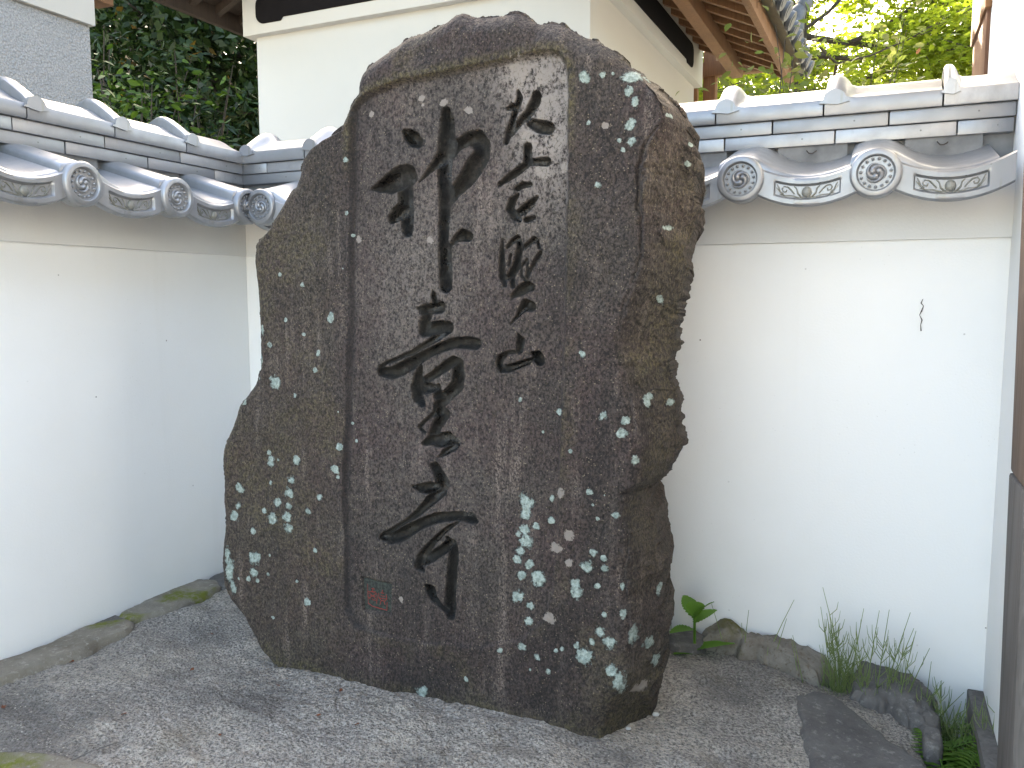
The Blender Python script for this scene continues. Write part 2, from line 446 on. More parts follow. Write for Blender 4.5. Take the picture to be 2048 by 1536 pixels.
# dead vine tendril on the right wall
m = MB(); pts = []
for i, (px, py) in enumerate([(1846, 598), (1842, 606), (1847, 612), (1843, 622), (1839, 630), (1844, 640), (1841, 650), (1842, 662)]):
    x, z = rl(px, py, -.004); p = Rw(x, -.004, z); pts.append(tuple(p))
m.tube(pts, [.0006, .0013, .0008, .0016, .0006, .0014, .0007, .0015], 5)
tag(m.build('dead_tendril', WIRE, None, 60), 'thin black dead tendril stuck to the right wall', 'tendril')

# ------------------------------------------------------------------ gatehouse side wall at the far right
GH = empty('gatehouse', tuple(Rw(XEND, 0, 0)), -TH, 'gatehouse side wall of white plaster with weathered timber posts at the right edge', 'building')
def gh_y(px, py):                             # depth (local y) of a pixel on the face x = XEND
    p = hit_plane(px, py, Rw(XEND, 0, 0), eR); return float((p - Rw(XEND, 0, 0)) @ (-nR)), float(p[2])
yb, _ = gh_y(1979, 100); yb2, _ = gh_y(1955, 100); ypost = float((hit_plane(2012, 1200, Rw(XEND - .03, 0, 0), eR) - Rw(XEND, 0, 0)) @ (-nR)); _, zbeam = gh_y(1985, 14)
plain_box('plaster_panel', PLASTER, GH, -.0015, .14, ypost - .6, yb, .0, 3.0, .002)
plain_box('corner_post', M_wood('red_brown_post', (.10, .045, .025), (.17, .085, .05)), GH, -.012, .15, yb + .002, yb2 + .02, 0, 3.3, .006)
plain_box('lintel_beam', WOOD, GH, -.02, .16, yb - .02, yb2 + .03, zbeam, zbeam + .2, .006)
def lean_y(px, py):
    p = hit_plane(px, py, Rw(XEND - .03, 0, 0), eR); return float((p - Rw(XEND, 0, 0)) @ (-nR)), float(p[2])
(yb_a, zb_a), (yt_a, zt_a) = lean_y(1994, 1500), lean_y(2040, 420)
ly = lambda z: yb_a + (yt_a - yb_a) * (z - zb_a) / (zt_a - zb_a)        # the old post leans back a little
zj = lean_y(2026, 955)[1]
def post_piece(mat, x0, x1, z0, z1, inset):
    m = MB(); n = 6
    for i in range(n + 1):
        z = z0 + (z1 - z0) * i / n; y = ly(z) - inset
        m.v += [(x0, y - .17, z), (x1, y - .17, z), (x1, y, z), (x0, y, z)]
    for i in range(n):
        for j in range(4): a = 4 * i + j; b_ = 4 * i + (j + 1) % 4; m.f.append((a, b_, b_ + 4, a + 4))
    m.f += [(3, 2, 1, 0), (4 * n, 4 * n + 1, 4 * n + 2, 4 * n + 3)]
    return m.build('timber_post', mat, GH, 35, .006)
post_piece(WOOD_GREY, -.03, .12, 0.0, zj, 0)
post_piece(M_wood('newer_timber', (.10, .065, .045), (.18, .125, .095), .8, (55, 55, 1.6)), -.028, .118, zj + .002, 3.0, .002)
plain_box('added_shade_wall', WOOD_SHADED, GH, .0, .12, ypost - 1.6, ypost - .605, 0, 3.0, .004)  # unseen wall, added to hold skylight off the left garden wall
m = MB(); m.add([(-.40, ypost - 1.8, 3.05), (1.6, ypost - 1.8, 4.0), (1.6, yb2 + .5, 4.0), (-.40, yb2 + .5, 3.05), (-.40, ypost - 1.8, 3.25), (1.6, ypost - 1.8, 4.2), (1.6, yb2 + .5, 4.2), (-.40, yb2 + .5, 3.25)], [(0, 1, 2, 3), (4, 7, 6, 5), (0, 4, 5, 1), (1, 5, 6, 2), (2, 6, 7, 3), (3, 7, 4, 0)])
m.build('roof', WOOD_SHADED, GH)  # unseen gatehouse roof, added to dim the skylight on the left garden wall
zst = rl(1962, 1390, -.03)[1]
plain_box('skirting_board', WOOD_GREY, GH, -.035, .002, ypost + .004, -.004, 0, zst, .004)

# ------------------------------------------------------------------ grey storage building at the upper left
yG = .85
GB = empty('grey_building', tuple(Lw(0, yG, 0)), R(90) - TH, 'grey pebble-dashed building with white upper wall at the upper left corner', 'building')
xg = ll(184, 120, yG)[0]; zg = ll(100, 25, yG)[1]
k = NM('grey_pebble_dash')
v_ = k.vor(120); c = k.mix(k.mr(v_, .1, .55), (.27, .27, .265), (.19, .19, .188)); c = k.mix(k.mr(k.noise(160, 3), .4, .65), c, (.31, .31, .305)); c = k.mix(k.mr(k.noise(4, 4), .45, .75, 0, .4), c, (.22, .22, .21))
k.bump(k.math('ADD', v_, k.noise(70, 4)), .7, .008); PEBBLE = k.fin(c, .9, .3)
plain_box('rendered_wall', PEBBLE, GB, xg - 3.2, xg, 0, 2.0, 0, zg, .01)
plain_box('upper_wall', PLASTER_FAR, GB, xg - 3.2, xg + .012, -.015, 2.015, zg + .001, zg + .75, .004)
plain_box('eave_beam', WOOD, GB, xg - 3.2, xg + .55, .5, .6, ll(200, 2, yG + .5)[1], ll(200, 2, yG + .5)[1] + .14, .004)

# ------------------------------------------------------------------ white storehouse behind the stele
TB = R(25.0); cB, sB = math.cos(TB), math.sin(TB)
eB = np.array([cB, -sB, 0]); nB = np.array([-sB, -cB, 0])          # right, towards us
FC = at_depth(1180, 100, 5.5); FC = np.array([FC[0], FC[1], 0])     # near right corner of the wall
def bf(px, py, out=0.0):
    p = hit_plane(px, py, FC + nB * out, nB); return float((p - FC) @ eB), float(p[2])
def bs(px, py, out=0.0):
    p = hit_plane(px, py, FC + eB * out, eB); return float((p - FC) @ (-nB)), float(p[2])
SH = empty('storehouse', tuple(FC), -TB, 'white plastered storehouse with tiled roof and dark boards standing behind the stele', 'building')
xl = bf(516, 180)[0]; yd = bs(1388, 175)[0]; zc = bf(600, 54, .07)[1]
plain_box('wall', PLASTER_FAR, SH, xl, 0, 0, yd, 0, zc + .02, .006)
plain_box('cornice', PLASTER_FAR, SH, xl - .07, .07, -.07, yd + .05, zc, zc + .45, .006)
def dark_board(name, y_or_x, a0, a1, z0, z1, side):
    r_ = (z1 - z0) * .36; pl = []
    def corner(cx, cz, s0):
        for i in range(7):
            a = s0 + math.pi / 2 * i / 6; pl.append((cx + r_ * math.cos(a), cz + r_ * math.sin(a)))
    corner(a1 - r_, z1 - r_, 0); corner(a0 + r_, z1 - r_, math.pi / 2); corner(a0 + r_, z0 + r_, math.pi)
    pl += [(a0 + .24, z0), (a0 + .26, z0 + .025), (a1 - .26, z0 + .025), (a1 - .24, z0)]; corner(a1 - r_, z0 + r_, 1.5 * math.pi)
    m = MB(); q = len(pl)
    for d_ in (y_or_x, y_or_x + (.04 if side == 'f' else -.04)):
        m.v += [((a, d_, z) if side == 'f' else (d_, a, z)) for a, z in pl]
    m.f.append(tuple(range(q))); m.f.append(tuple(range(q, 2 * q))[::-1])
    for i in range(q): m.f.append((i, q + i, q + (i + 1) % q, (i + 1) % q))
    return m.build(name, DARKPANEL, SH, 30)
zd0 = bf(560, 41, .075)[1]
dark_board('dark_board', -.078, bf(511, 20, .075)[0], -.12, zd0, zd0 + .21, 'f')
dark_board('dark_board', .078, .15, bs(1387, 120, .075)[0], zd0, zd0 + .21, 's')
# roof: eaves left and right, ridge runs away from us
OV = .92; ze = float(hit_plane(1545, 80, FC + eB * OV, eB)[2]); yend = bs(1588, 140, OV)[0]; SL = .45
hw = (-xl) / 2; xm = xl / 2; y0r, y1r = float((hit_plane(246, 34, FC + eB * (xl - .38), eB) - FC) @ (-nB)), yend
zr = ze + SL * (hw + OV)
def roof_pt(x, y, dz=0): return (x, y, ze + SL * (hw + OV - abs(x - xm)) + dz)
for sg in (-1, 1):
    ov = OV if sg > 0 else .38
    xe = xm + sg * (hw + ov); zs_ = ze + SL * (OV - ov)
    m = MB(); m.add([roof_pt(xe, y0r, .07), roof_pt(xe, y1r, .07), roof_pt(xm, y1r, .07), roof_pt(xm, y0r, .07), roof_pt(xe, y0r, .10), roof_pt(xe, y1r, .10), roof_pt(xm, y1r, .10), roof_pt(xm, y0r, .10)],
        [(0, 1, 2, 3), (4, 7, 6, 5), (0, 4, 5, 1), (1, 5, 6, 2), (2, 6, 7, 3), (3, 7, 4, 0)])
    TW = WOOD if sg > 0 else WOOD_SHADED
    rf = m.build('roof', M_wood('roof_sheathing', (.11, .055, .026), (.18, .095, .045), .75, (3, 40, 40)) if sg > 0 else M_wood('shaded_roof_sheathing', (.024, .016, .011), (.046, .031, .022), .8, (3, 40, 40)), SH)  # left slope sheathing is a darker copy that carries the eave shade
    n_ = int((y1r - y0r) / .26)
    for i in range(n_ + 1):
        y = y0r + .04 + i * (y1r - y0r - .12) / n_
        m = MB(); a, b_ = roof_pt(xe, y, 0), roof_pt(xm + sg * (hw - .5), y, 0)
        m.add([(a[0], y, a[2]), (a[0], y + .055, a[2]), (b_[0], y + .055, b_[2]), (b_[0], y, b_[2]), (a[0], y, a[2] + .068), (a[0], y + .055, a[2] + .068), (b_[0], y + .055, b_[2] + .068), (b_[0], y, b_[2] + .068)],
            [(0, 1, 2, 3), (4, 7, 6, 5), (0, 4, 5, 1), (1, 5, 6, 2), (2, 6, 7, 3), (3, 7, 4, 0)])
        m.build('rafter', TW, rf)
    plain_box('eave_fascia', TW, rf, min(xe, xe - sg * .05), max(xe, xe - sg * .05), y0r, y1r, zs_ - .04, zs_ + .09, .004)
    xp = xm + sg * (hw + .42)
    if sg > 0: plain_box('purlin', TW, rf, xp - .05, xp + .05, y0r + 1.0, y1r, roof_pt(xp, 0)[2] - .13, roof_pt(xp, 0)[2] - .002, .006)
    # pan tile edge and round eave tiles
    m = MB(); nseg = int((y1r - y0r) / .235)
    for i in range(nseg):
        ya = y0r + i * (y1r - y0r) / nseg; yb_ = ya + (y1r - y0r) / nseg - .01
        for z0_, z1_, o_ in ((.105, .135, .09), (.137, .165, .05)):
            a = roof_pt(xe, 0, 0); b_ = roof_pt(xe - sg * .5, 0, 0)
            m.add([(xe + sg * o_, ya, zs_ + z0_ - o_ * SL), (xe + sg * o_, yb_, zs_ + z0_ - o_ * SL), (b_[0], yb_, b_[2] + z0_), (b_[0], ya, b_[2] + z0_), (xe + sg * o_, ya, zs_ + z1_ - o_ * SL), (xe + sg * o_, yb_, zs_ + z1_ - o_ * SL), (b_[0], yb_, b_[2] + z1_), (b_[0], ya, b_[2] + z1_)],
                [(0, 1, 2, 3), (4, 7, 6, 5), (0, 4, 5, 1), (1, 5, 6, 2), (2, 6, 7, 3), (3, 7, 4, 0)])
    m.build('pan_tile_row', M_plain('roof_pan_tile' + str(sg), (.11, .10, .065), .6), rf)
    for i in range(1 if sg > 0 else 3, nseg + 1):
        y = y0r + i * (y1r - y0r) / nseg
        m = MB(); o_ = .14; r0 = .072
        a = Vector((xe + sg * o_, y, zs_ + .17 - o_ * SL)); b_ = Vector(roof_pt(xe - sg * .55, y, .19)); dd = (b_ - a).normalized()
        m.tube([a, a + dd * .02, a + dd * .021, b_], [r0, r0, r0 * .86, r0 * .86], 16)
        m.tube([a - dd * .006, a + dd * .004], [r0 * .98, r0 * .98], 16); m.tube([a - dd * .010, a], [r0 * .62, r0 * .62], 12)
        m.build('round_eave_tile', OLD_TILE, rf, 40)
    # rolls on the slope above
    m = MB(); 
    for i in range(nseg + 1):
        y = y0r + i * (y1r - y0r) / nseg; m.tube([roof_pt(xe - sg * .5, y, .17), roof_pt(xm, y, .17)], .06, 10)
    m.build('roll_tiles', OLD_TILE, rf, 40)
    a = [roof_pt(xe - sg * .45, y0r, .10), roof_pt(xe - sg * .45, y1r, .10), roof_pt(xm, y1r, .10), roof_pt(xm, y0r, .10)]
    m = MB(); m.add([(p[0], p[1], p[2] + .002) for p in a] + [(p[0], p[1], p[2] + .06) for p in a], [(0, 1, 2, 3), (4, 7, 6, 5), (0, 4, 5, 1), (1, 5, 6, 2), (2, 6, 7, 3), (3, 7, 4, 0)]); m.build('pan_tiles', OLD_TILE, rf)
# corner ornament at the far end of the right eave
m = MB(); q = Vector((xm + hw + OV - .05, y1r - .05, ze + .28))
m.tube([q, q + Vector((.02, .02, .16)), q + Vector((.05, .04, .30)), q + Vector((.10, .06, .38))], [.13, .11, .085, .05], 12); m.sphere(q + Vector((.12, .07, .40)), .07, 10, 8)
m.build('ridge_end_ornament', OLD_TILE, SH, 50)
plain_box('ridge', OLD_TILE, SH, xm - .1, xm + .1, y0r, y1r, zr + .1, zr + .4, .02)
# exposed brackets at the rear of the right side
plain_box('rear_post', WOOD, SH, .02, .14, yd + .30, yd + .42, 0, zc + .55, .005)
plain_box('rear_beam', WOOD, SH, -.6, OV - .05, yd + .28, yd + .38, zc + .16, zc + .30, .005)
plain_box('gable_wall_board', WOOD, SH, -1.5, .02, yd + .06, yd + .12, zc - .8, zc + .6, .004)

# ------------------------------------------------------------------ plinth: mortar bed and set stones
ZS = .61
k = NM('weathered_mortar')
big = k.noise(3.2, 5, .65, None, .6); grit = k.noise(150, 3, .7); grit2 = k.noise(260, 2, .6)
c = k.mix(k.mr(grit, .38, .62), (.12, .115, .11), (.44, .42, .40))
c = k.mix(k.mr(grit2, .55, .68, 0, .7), c, (.38, .355, .315))
c = k.mix(k.math('MULTIPLY', k.mr(big, .46, .64), k.mr(k.noise(75, 5, .8), .44, .56)), c, (.46, .43, .385))
c = k.mix(k.mr(k.noise(4, 4, .6), .48, .66, 0, .6), c, (.105, .101, .10))
c = k.mix(k.math('MULTIPLY', k.math('LESS_THAN', k.vor(120), .22), k.mr(k.noise(30), .5, .6)), c, (.52, .50, .45))
c = k.mix(k.mr(k.noise(7, 3, .5), .62, .72, 0, .25), c, (.17, .145, .095))
k.bump(k.math('ADD', grit, k.math('MULTIPLY', k.vor(150), .7)), .9, .008)
c = k.mix(1.0, c, (.98, .92, .855), 'MULTIPLY')
MORTAR = k.fin(c, .9, .3)
ROCK_TAN = M_rock('tan_brown_rock', (.16, .135, .105), (.26, .23, .185), (.34, .31, .27), 12, (.13, .14, .02))
ROCK_DARK = M_rock('dark_slate_rock', (.088, .080, .075), (.15, .138, .128), (.23, .215, .195), 10)
ROCK_RUST = M_rock('rusty_rock', (.15, .125, .10), (.26, .235, .20), (.10, .07, .045), 16, (.10, .09, .025))
PL = empty('stone_plinth', tuple(hit_z(900, 1400, 0.0)), 0, 'low plinth of grey mortar and embedded field stones under the stele', 'plinth')
PLC = np.array(PL.location)
outline = [(-320, 1390), (-150, 1395), (0, 1322), (180, 1234), (330, 1176), (447, 1128), (620, 1130), (900, 1168), (1150, 1200), (1330, 1246), (1425, 1262), (1530, 1272), (1610, 1290), (1680, 1340), (1770, 1340), (1850, 1390), (1866, 1440), (1876, 1490), (1892, 1536), (1930, 1640), (1700, 1790), (1200, 1880), (700, 1880), (200, 1790), (-200, 1660)]
def poly_world(pts, z): return np.array([hit_z(a, b_, z)[:2] for a, b_ in pts])
def smooth_closed(p, n, it=0):
    p = np.vstack([p, p[:1]]); s_ = np.r_[0, np.cumsum(np.linalg.norm(np.diff(p, axis=0), axis=1))]
    t = np.linspace(0, s_[-1], n, endpoint=False); return np.c_[np.interp(t, s_, p[:, 0]), np.interp(t, s_, p[:, 1])]
def blob(name, pts_px, z, nang, nrad, zfun, mat, parent, skirt, edge=.02, jitter=.008, seed=0, smooth=50):
    """star-shaped stone: outline on plane z, top from zfun(x, y, t) with t = 0 centre .. 1 rim, sides dropping by skirt"""
    P = smooth_closed(poly_world(pts_px, z), nang); cxy = P.mean(0)
    for _ in range(2): P = .25 * np.roll(P, 1, 0) + .5 * P + .25 * np.roll(P, -1, 0)
    dd = P - cxy; ln = np.linalg.norm(dd, axis=1, keepdims=True)
    P = P + dd / ln * (fbm(P[:, 0] * 25 + seed, P[:, 1] * 25, 4)[:, None]) * jitter * 2
    ts = np.linspace(0, 1, nrad + 1)[1:]
    V = [np.array([[cxy[0], cxy[1], z + float(zfun(cxy[0], cxy[1], 0))]])]
    for t in ts:
        xy = cxy + (P - cxy) * t; rimd = (1 - t) * ln[:, 0]
        zz = z + zfun(xy[:, 0], xy[:, 1], np.full(len(xy), t)) - edge * np.clip(1 - rimd / max(edge, 1e-4), 0, 1) ** 2
        V.append(np.c_[xy, zz])
    for q, (o_, dz) in enumerate(((.004, .35), (.0, .7), (-.01, 1.0))):
        xy = P + dd / ln * (o_ + fbm(P[:, 0] * 18 + seed + q * 7, P[:, 1] * 18 + q, 3)[:, None] * .02)
        V.append(np.c_[xy, V[nrad][:, 2] - skirt * dz])
    V = np.vstack(V); f = []
    for i in range(nang): f.append((0, 1 + i, 1 + (i + 1) % nang))
    F4 = []
    for r_ in range(nrad + 2):
        b_ = 1 + r_ * nang
        for i in range(nang): i2 = (i + 1) % nang; F4.append((b_ + i, b_ + nang + i, b_ + nang + i2, b_ + i2))
    V[:, :2] -= PLC[:2]
    return mesh(name, V, f + F4, mat, parent, smooth)
def ztop(x, y, t):
    q = Rw(0, 0, 0); s_ = (x - q[0]) * eR[0] + (y - q[1]) * eR[1]
    return .014 * fbm(x * 3.1, y * 3.1, 3) + .011 * fbm(x * 14, y * 14, 4) + .006 * fbm(x * 55, y * 55, 3) - .09 * np.clip(np.asarray(s_) - 1.35, 0, 1)
blob('mortar_bed', outline, ZS, 420, 170, ztop, MORTAR, PL, .62, .03, .006, 1)
# stones along the left wall
zz = lambda h, hx=0, hy=0: (lambda x, y, t: h + .006 * fbm(x * 9, y * 9, 4) + .002 * fbm(x * 40, y * 40, 3))
blob('stone', [(-40, 1352), (0, 1338), (60, 1312), (120, 1290), (180, 1262), (245, 1250), (272, 1258), (262, 1272), (200, 1292), (120, 1330), (40, 1360), (-30, 1384)], ZS, 90, 16, zz(.020), ROCK_TAN, PL, .06, .010, .006, 3)
blob('stone', [(172, 1262), (195, 1243), (228, 1236), (262, 1246), (272, 1256), (240, 1268), (200, 1274)], ZS, 60, 12, zz(.012), ROCK_DARK, PL, .05, .008, .006, 5)
blob('stone', [(232, 1243), (260, 1228), (300, 1204), (350, 1182), (400, 1166), (440, 1168), (446, 1178), (420, 1192), (360, 1222), (290, 1244), (255, 1252)], ZS, 90, 16, zz(.018), ROCK_TAN, PL, .06, .010, .006, 8)
blob('stone', [(408, 1170), (430, 1158), (452, 1150), (470, 1165), (455, 1176), (425, 1180)], ZS, 50, 10, zz(.016), ROCK_DARK, PL, .05, .008, .005, 9)
blob('stone', [(-60, 1550), (-40, 1522), (10, 1510), (90, 1512), (150, 1522), (210, 1545), (160, 1600), (0, 1620)], ZS, 70, 14, zz(.012), ROCK_TAN, PL, .05, .012, .006, 11)
# right and rear stones
blob('stone', [(1588, 1378), (1640, 1368), (1690, 1392), (1740, 1430), (1800, 1470), (1860, 1510), (1905, 1560), (1880, 1620), (1750, 1640), (1660, 1600), (1628, 1530), (1605, 1450), (1592, 1400)], ZS - .02, 120, 24, lambda x, y, t: .012 - .05 * np.clip(((x - Rw(0, 0, 0)[0]) * eR[0] + (y - Rw(0, 0, 0)[1]) * eR[1]) - 1.35, 0, 1) + .010 * fbm(x * 8, y * 8, 4) + .003 * fbm(x * 40, y * 40, 3), ROCK_DARK, PL, .07, .012, .008, 14)
blob('stone', [(1408, 1296), (1422, 1276), (1450, 1268), (1500, 1272), (1560, 1282), (1615, 1296), (1642, 1314), (1650, 1330), (1618, 1338), (1560, 1328), (1500, 1312), (1440, 1302)], ZS - .01, 110, 24, lambda x, y, t: (.040 - .07 * (x - 0.62)) - .018 * np.asarray(t) ** 3 + .030 * fbm(x * 11 + 4, y * 11, 5, .6) + .006 * fbm(x * 60, y * 60, 3), ROCK_RUST, PL, .05, .014, .022, 21)
blob('stone', [(1330, 1290), (1345, 1268), (1390, 1266), (1415, 1282), (1400, 1296), (1360, 1300)], ZS, 50, 10, lambda x, y, t: .016 + .01 * fbm(x * 20, y * 20, 3), ROCK_DARK, PL, .08, .012, .006, 22)
blob('stone', [(1682, 1360), (1700, 1340), (1740, 1334), (1790, 1344), (1838, 1356), (1860, 1386), (1868, 1420), (1850, 1440), (1800, 1424), (1740, 1400), (1700, 1384)], ZS - .03, 110, 24, lambda x, y, t: .024 - .016 * np.asarray(t) ** 2.5 + .026 * fbm(x * 9 + 1, y * 9, 5, .6) + .006 * fbm(x * 60, y * 60, 3), ROCK_DARK, PL, .16, .016, .022, 25)
blob('stone', [(1835, 1440), (1855, 1425), (1878, 1440), (1890, 1480), (1880, 1510), (1850, 1500), (1835, 1470)], ZS - .05, 60, 12, lambda x, y, t: .02 + .02 * fbm(x * 14, y * 14, 4), ROCK_DARK, PL, .40, .02, .010, 27)

# planting bed between plinth, right wall and gatehouse
ZB = .40
P1 = [Rw(.9, -.002, ZB), Rw(XEND - .036, -.002, ZB), Rw(XEND - .036, -.9, ZB - .05), Rw(1.2, -.9, ZB - .05)]
n_ = 40; V = []; FF = []
for i in range(n_ + 1):
    for j in range(n_ + 1):
        a, b_ = i / n_, j / n_; p = (P1[0] * (1 - a) + P1[1] * a) * (1 - b_) + (P1[3] * (1 - a) + P1[2] * a) * b_
        V.append((p[0], p[1], p[2] + .03 * float(fbm(np.array([p[0] * 9]), np.array([p[1] * 9]), 4)[0])))
for i in range(n_):
    for j in range(n_): a = i * (n_ + 1) + j; FF.append((a, a + n_ + 1, a + n_ + 2, a + 1))
s_ = mesh('soil', V, FF, SOIL, None, 180); s_['kind'] = 'structure'

# ------------------------------------------------------------------ the stele
Bl, Br = hit_z(545, 1325, ZS), hit_z(1190, 1470, ZS)
eA = (Br - Bl) / np.linalg.norm(Br - Bl); eD = np.array([-eA[1], eA[0], 0]); SO = Bl.copy()
def sl(px, py, dep=0.0):
    d = ray(px, py); k_ = (np.dot(SO - EYE, eD) + dep) / np.dot(d, eD); p = EYE + k_ * d - SO; return float(p @ eA), float(p[2])
def slv(pts, dep=0.0): return np.array([sl(a, b_, dep) for a, b_ in pts])
brp = hit_z(1298, 1420, ZS) - SO; D_BR = float(brp @ eD)
TOP = [(718, 152, .03), (728, 140, .03), (750, 120, .03), (790, 95, .032), (820, 75, .035), (870, 58, .035), (900, 42, .035), (916, 30, .035), (930, 27, .035), (945, 31, .035), (960, 36, .035), (985, 36, .035), (1040, 30, .04), (1062, 39, .04), (1080, 50, .04), (1105, 50, .04), (1130, 53, .045), (1160, 72, .045), (1178, 81, .05), (1210, 91, .05), (1240, 112, .055), (1262, 135, .06), (1290, 150, .06), (1310, 165, .065)]
RIGHT = [(1310, 165, .065), (1330, 195, .075), (1350, 215, .085), (1370, 245, .10), (1380, 270, .105), (1392, 290, .11), (1398, 315, .12), (1395, 340, .12), (1384, 360, .12), (1388, 400, .125), (1393, 420, .13), (1385, 455, .13), (1378, 500, .135), (1370, 560, .14), (1362, 600, .14), (1352, 640, .14), (1345, 700, .14), (1343, 720, .13), (1350, 770, .14), (1358, 830, .15), (1362, 885, .15), (1358, 910, .15), (1330, 945, .13), (1305, 965, .115), (1300, 1000, .11), (1305, 1030, .11), (1320, 1090, .12), (1331, 1135, .125), (1319, 1150, .12), (1317, 1170, .12), (1324, 1200, .125), (1325, 1260, .125), (1318, 1320, .125), (1308, 1390, .12), (1298, 1424, D_BR)]
LEFT = [(718, 152, .03), (716, 190, .02), (700, 215, .02), (693, 235, .02), (680, 265, .02), (660, 275, .02), (640, 285, .02), (620, 300, .02), (605, 320, .02), (600, 345, .02), (590, 375, .02), (575, 395, .02), (555, 430, .02), (540, 460, .02), (520, 480, .02), (513, 490, .02), (511, 530, .02), (517, 580, .02), (520, 640, .02), (522, 700, .02), (523, 740, .02), (510, 770, .02), (495, 790, .02), (480, 810, .02), (474, 835, .02), (465, 860, .02), (453, 890, .02), (450, 915, .02), (451, 950, .02), (449, 1000, .02), (452, 1040, .02), (447, 1090, .02), (445, 1130, .02), (447, 1165, .02), (460, 1190, .02), (475, 1210, .02), (490, 1230, .02), (505, 1260, .02), (522, 1295, .015), (545, 1330, .0)]
BOT = [(545, 1330, 0), (600, 1358, 0), (700, 1388, 0), (860, 1410, 0), (1000, 1442, 0), (1100, 1466, 0), (1190, 1474, .0), (1250, 1456, D_BR * .55), (1298, 1424, D_BR)]
def curve(pts, n, fine=0.0, seed=0):
    p = np.array([(*sl(a, b_, d), d) for a, b_, d in pts]); s_ = np.r_[0, np.cumsum(np.linalg.norm(np.diff(p[:, :2], axis=0), axis=1))]
    t = np.linspace(0, s_[-1], n); q = np.c_[[np.interp(t, s_, p[:, i]) for i in range(3)]].T
    if fine:
        w_ = np.minimum(1, np.minimum(np.arange(n), np.arange(n)[::-1]) / 8)
        q[:, 0] += w_ * fine * (fbm(t * 45 + seed, t * 0 + seed, 5, .7)); q[:, 1] += w_ * fine * fbm(t * 45 + 31 + seed, t * 0 + 5, 5, .7)
    return q
NU, NV = 680, 1000
cT_, cB_ = curve(TOP, NU), curve(BOT, NU)
cB_[:, 1] = np.minimum(cB_[:, 1], 0) * .3 - .03
cL_, cR_ = curve(LEFT, NV), curve(RIGHT, NV)
cL_[-1] = cB_[0]; cR_[-1] = cB_[-1]; cR_[0] = cT_[-1]; cL_[0] = cT_[0]
def soften(c_, it=14):                            # the interior follows a calm rim; the chips of the true rim fade inwards
    q = c_.copy()
    for _ in range(it): q[1:-1] = .25 * q[:-2] + .5 * q[1:-1] + .25 * q[2:]
    return q
def chips(c_, amp, seed):
    n = len(c_); t = np.r_[0, np.cumsum(np.linalg.norm(np.diff(c_[:, :2], axis=0), axis=1))]; w_ = np.minimum(1, np.minimum(np.arange(n), np.arange(n)[::-1]) / 8)[:, None]
    o_ = np.stack([fbm(t * 34 + seed, t * 0 + seed, 5, .68), fbm(t * 34 + 31 + seed, t * 0 + 5, 5, .68), 0 * t], 1) * amp * w_
    return c_ + o_
uu = np.linspace(0, 1, NU)[None, :, None]; vv = np.linspace(0, 1, NV)[:, None, None]
def coons(T, Bm, Lf, Rt): return (1 - vv) * T[None] + vv * Bm[None] + (1 - uu) * Lf[:, None] + uu * Rt[:, None] - ((1 - uu) * (1 - vv) * T[0] + uu * (1 - vv) * T[-1] + (1 - uu) * vv * Bm[0] + uu * vv * Bm[-1])
sT_, sL_, sR_ = soften(cT_, 60), soften(cL_, 140), soften(cR_, 140)
G = coons(sT_, cB_, sL_, sR_)
jT, jL, jR = chips(cT_, .009, 1) - sT_, chips(cL_, .009, 3) - sL_, chips(cR_, .011, 4) - sR_
iu = np.arange(NU)[None, :, None]; iv = np.arange(NV)[:, None, None]; fade = lambda n: np.exp(-(n / 26.0)) * (1 + n / 26.0)
G = G + jT[None] * fade(iv) + jL[:, None] * fade(iu) + jR[:, None] * fade(NU - 1 - iu)
A, B = G[..., 0], G[..., 1]
# chamfered right side
RID = slv([(1250, 130), (1327, 245), (1297, 335), (1285, 416), (1272, 511), (1255, 597), (1236, 683), (1250, 740), (1262, 780), (1269, 816), (1273, 871), (1269, 971), (1246, 1053), (1241, 1167), (1246, 1258), (1237, 1372), (1200, 1463)])
o_ = np.argsort(RID[:, 1]); aR_ = np.interp(B, RID[o_, 1], RID[o_, 0])
o_ = np.argsort(cR_[:, 1]); aE = np.interp(B, cR_[o_, 1], cR_[o_, 0]); dE = np.interp(B, cR_[o_, 1], cR_[o_, 2])
aR_ = np.minimum(aR_, aE - .02) + .030 * fbm(B * 7, B * 0 + 3, 5, .6)
tt = (A - aR_) / (aE - aR_)
tt_s = .5 * (tt + np.sqrt(tt * tt + .001 + .06 * sstep(.95, .55, B)))
cham = np.clip(tt_s, 0, 1.3) * dE * sstep(1.0, .9, 0 * A + 0)
chm = sstep(-.02, .12, tt)
# rim rounding
dl = A - np.interp(B, cL_[::-1, 1], cL_[::-1, 0])
ot = np.argsort(cT_[:, 0]); dtop = np.interp(A, cT_[ot, 0], cT_[ot, 1]) - B
rnd_ = lambda d, w_, h: h * np.clip(1 - d / w_, 0, 1) ** 2
D = cham + rnd_(np.clip(dl, 0, 9), .030, .024) + rnd_(np.clip(dtop, 0, 9), .045, .034)
# natural undulation
rough = .010 * fbm(A * 5, B * 4, 3) + .006 * fbm(A * 16, B * 12, 3) + .0022 * fbm(A * 55 + 3, B * 45, 3) + .0010 * fbm(A * 190, B * 170, 2)
facet = chm * (.034 * fbm(A * 10 + 5, B * 5, 3) + .020 * fbm(A * 26, B * 17 + A * 9, 4, .6) + .006 * fbm(A * 90, B * 70, 3, .6))
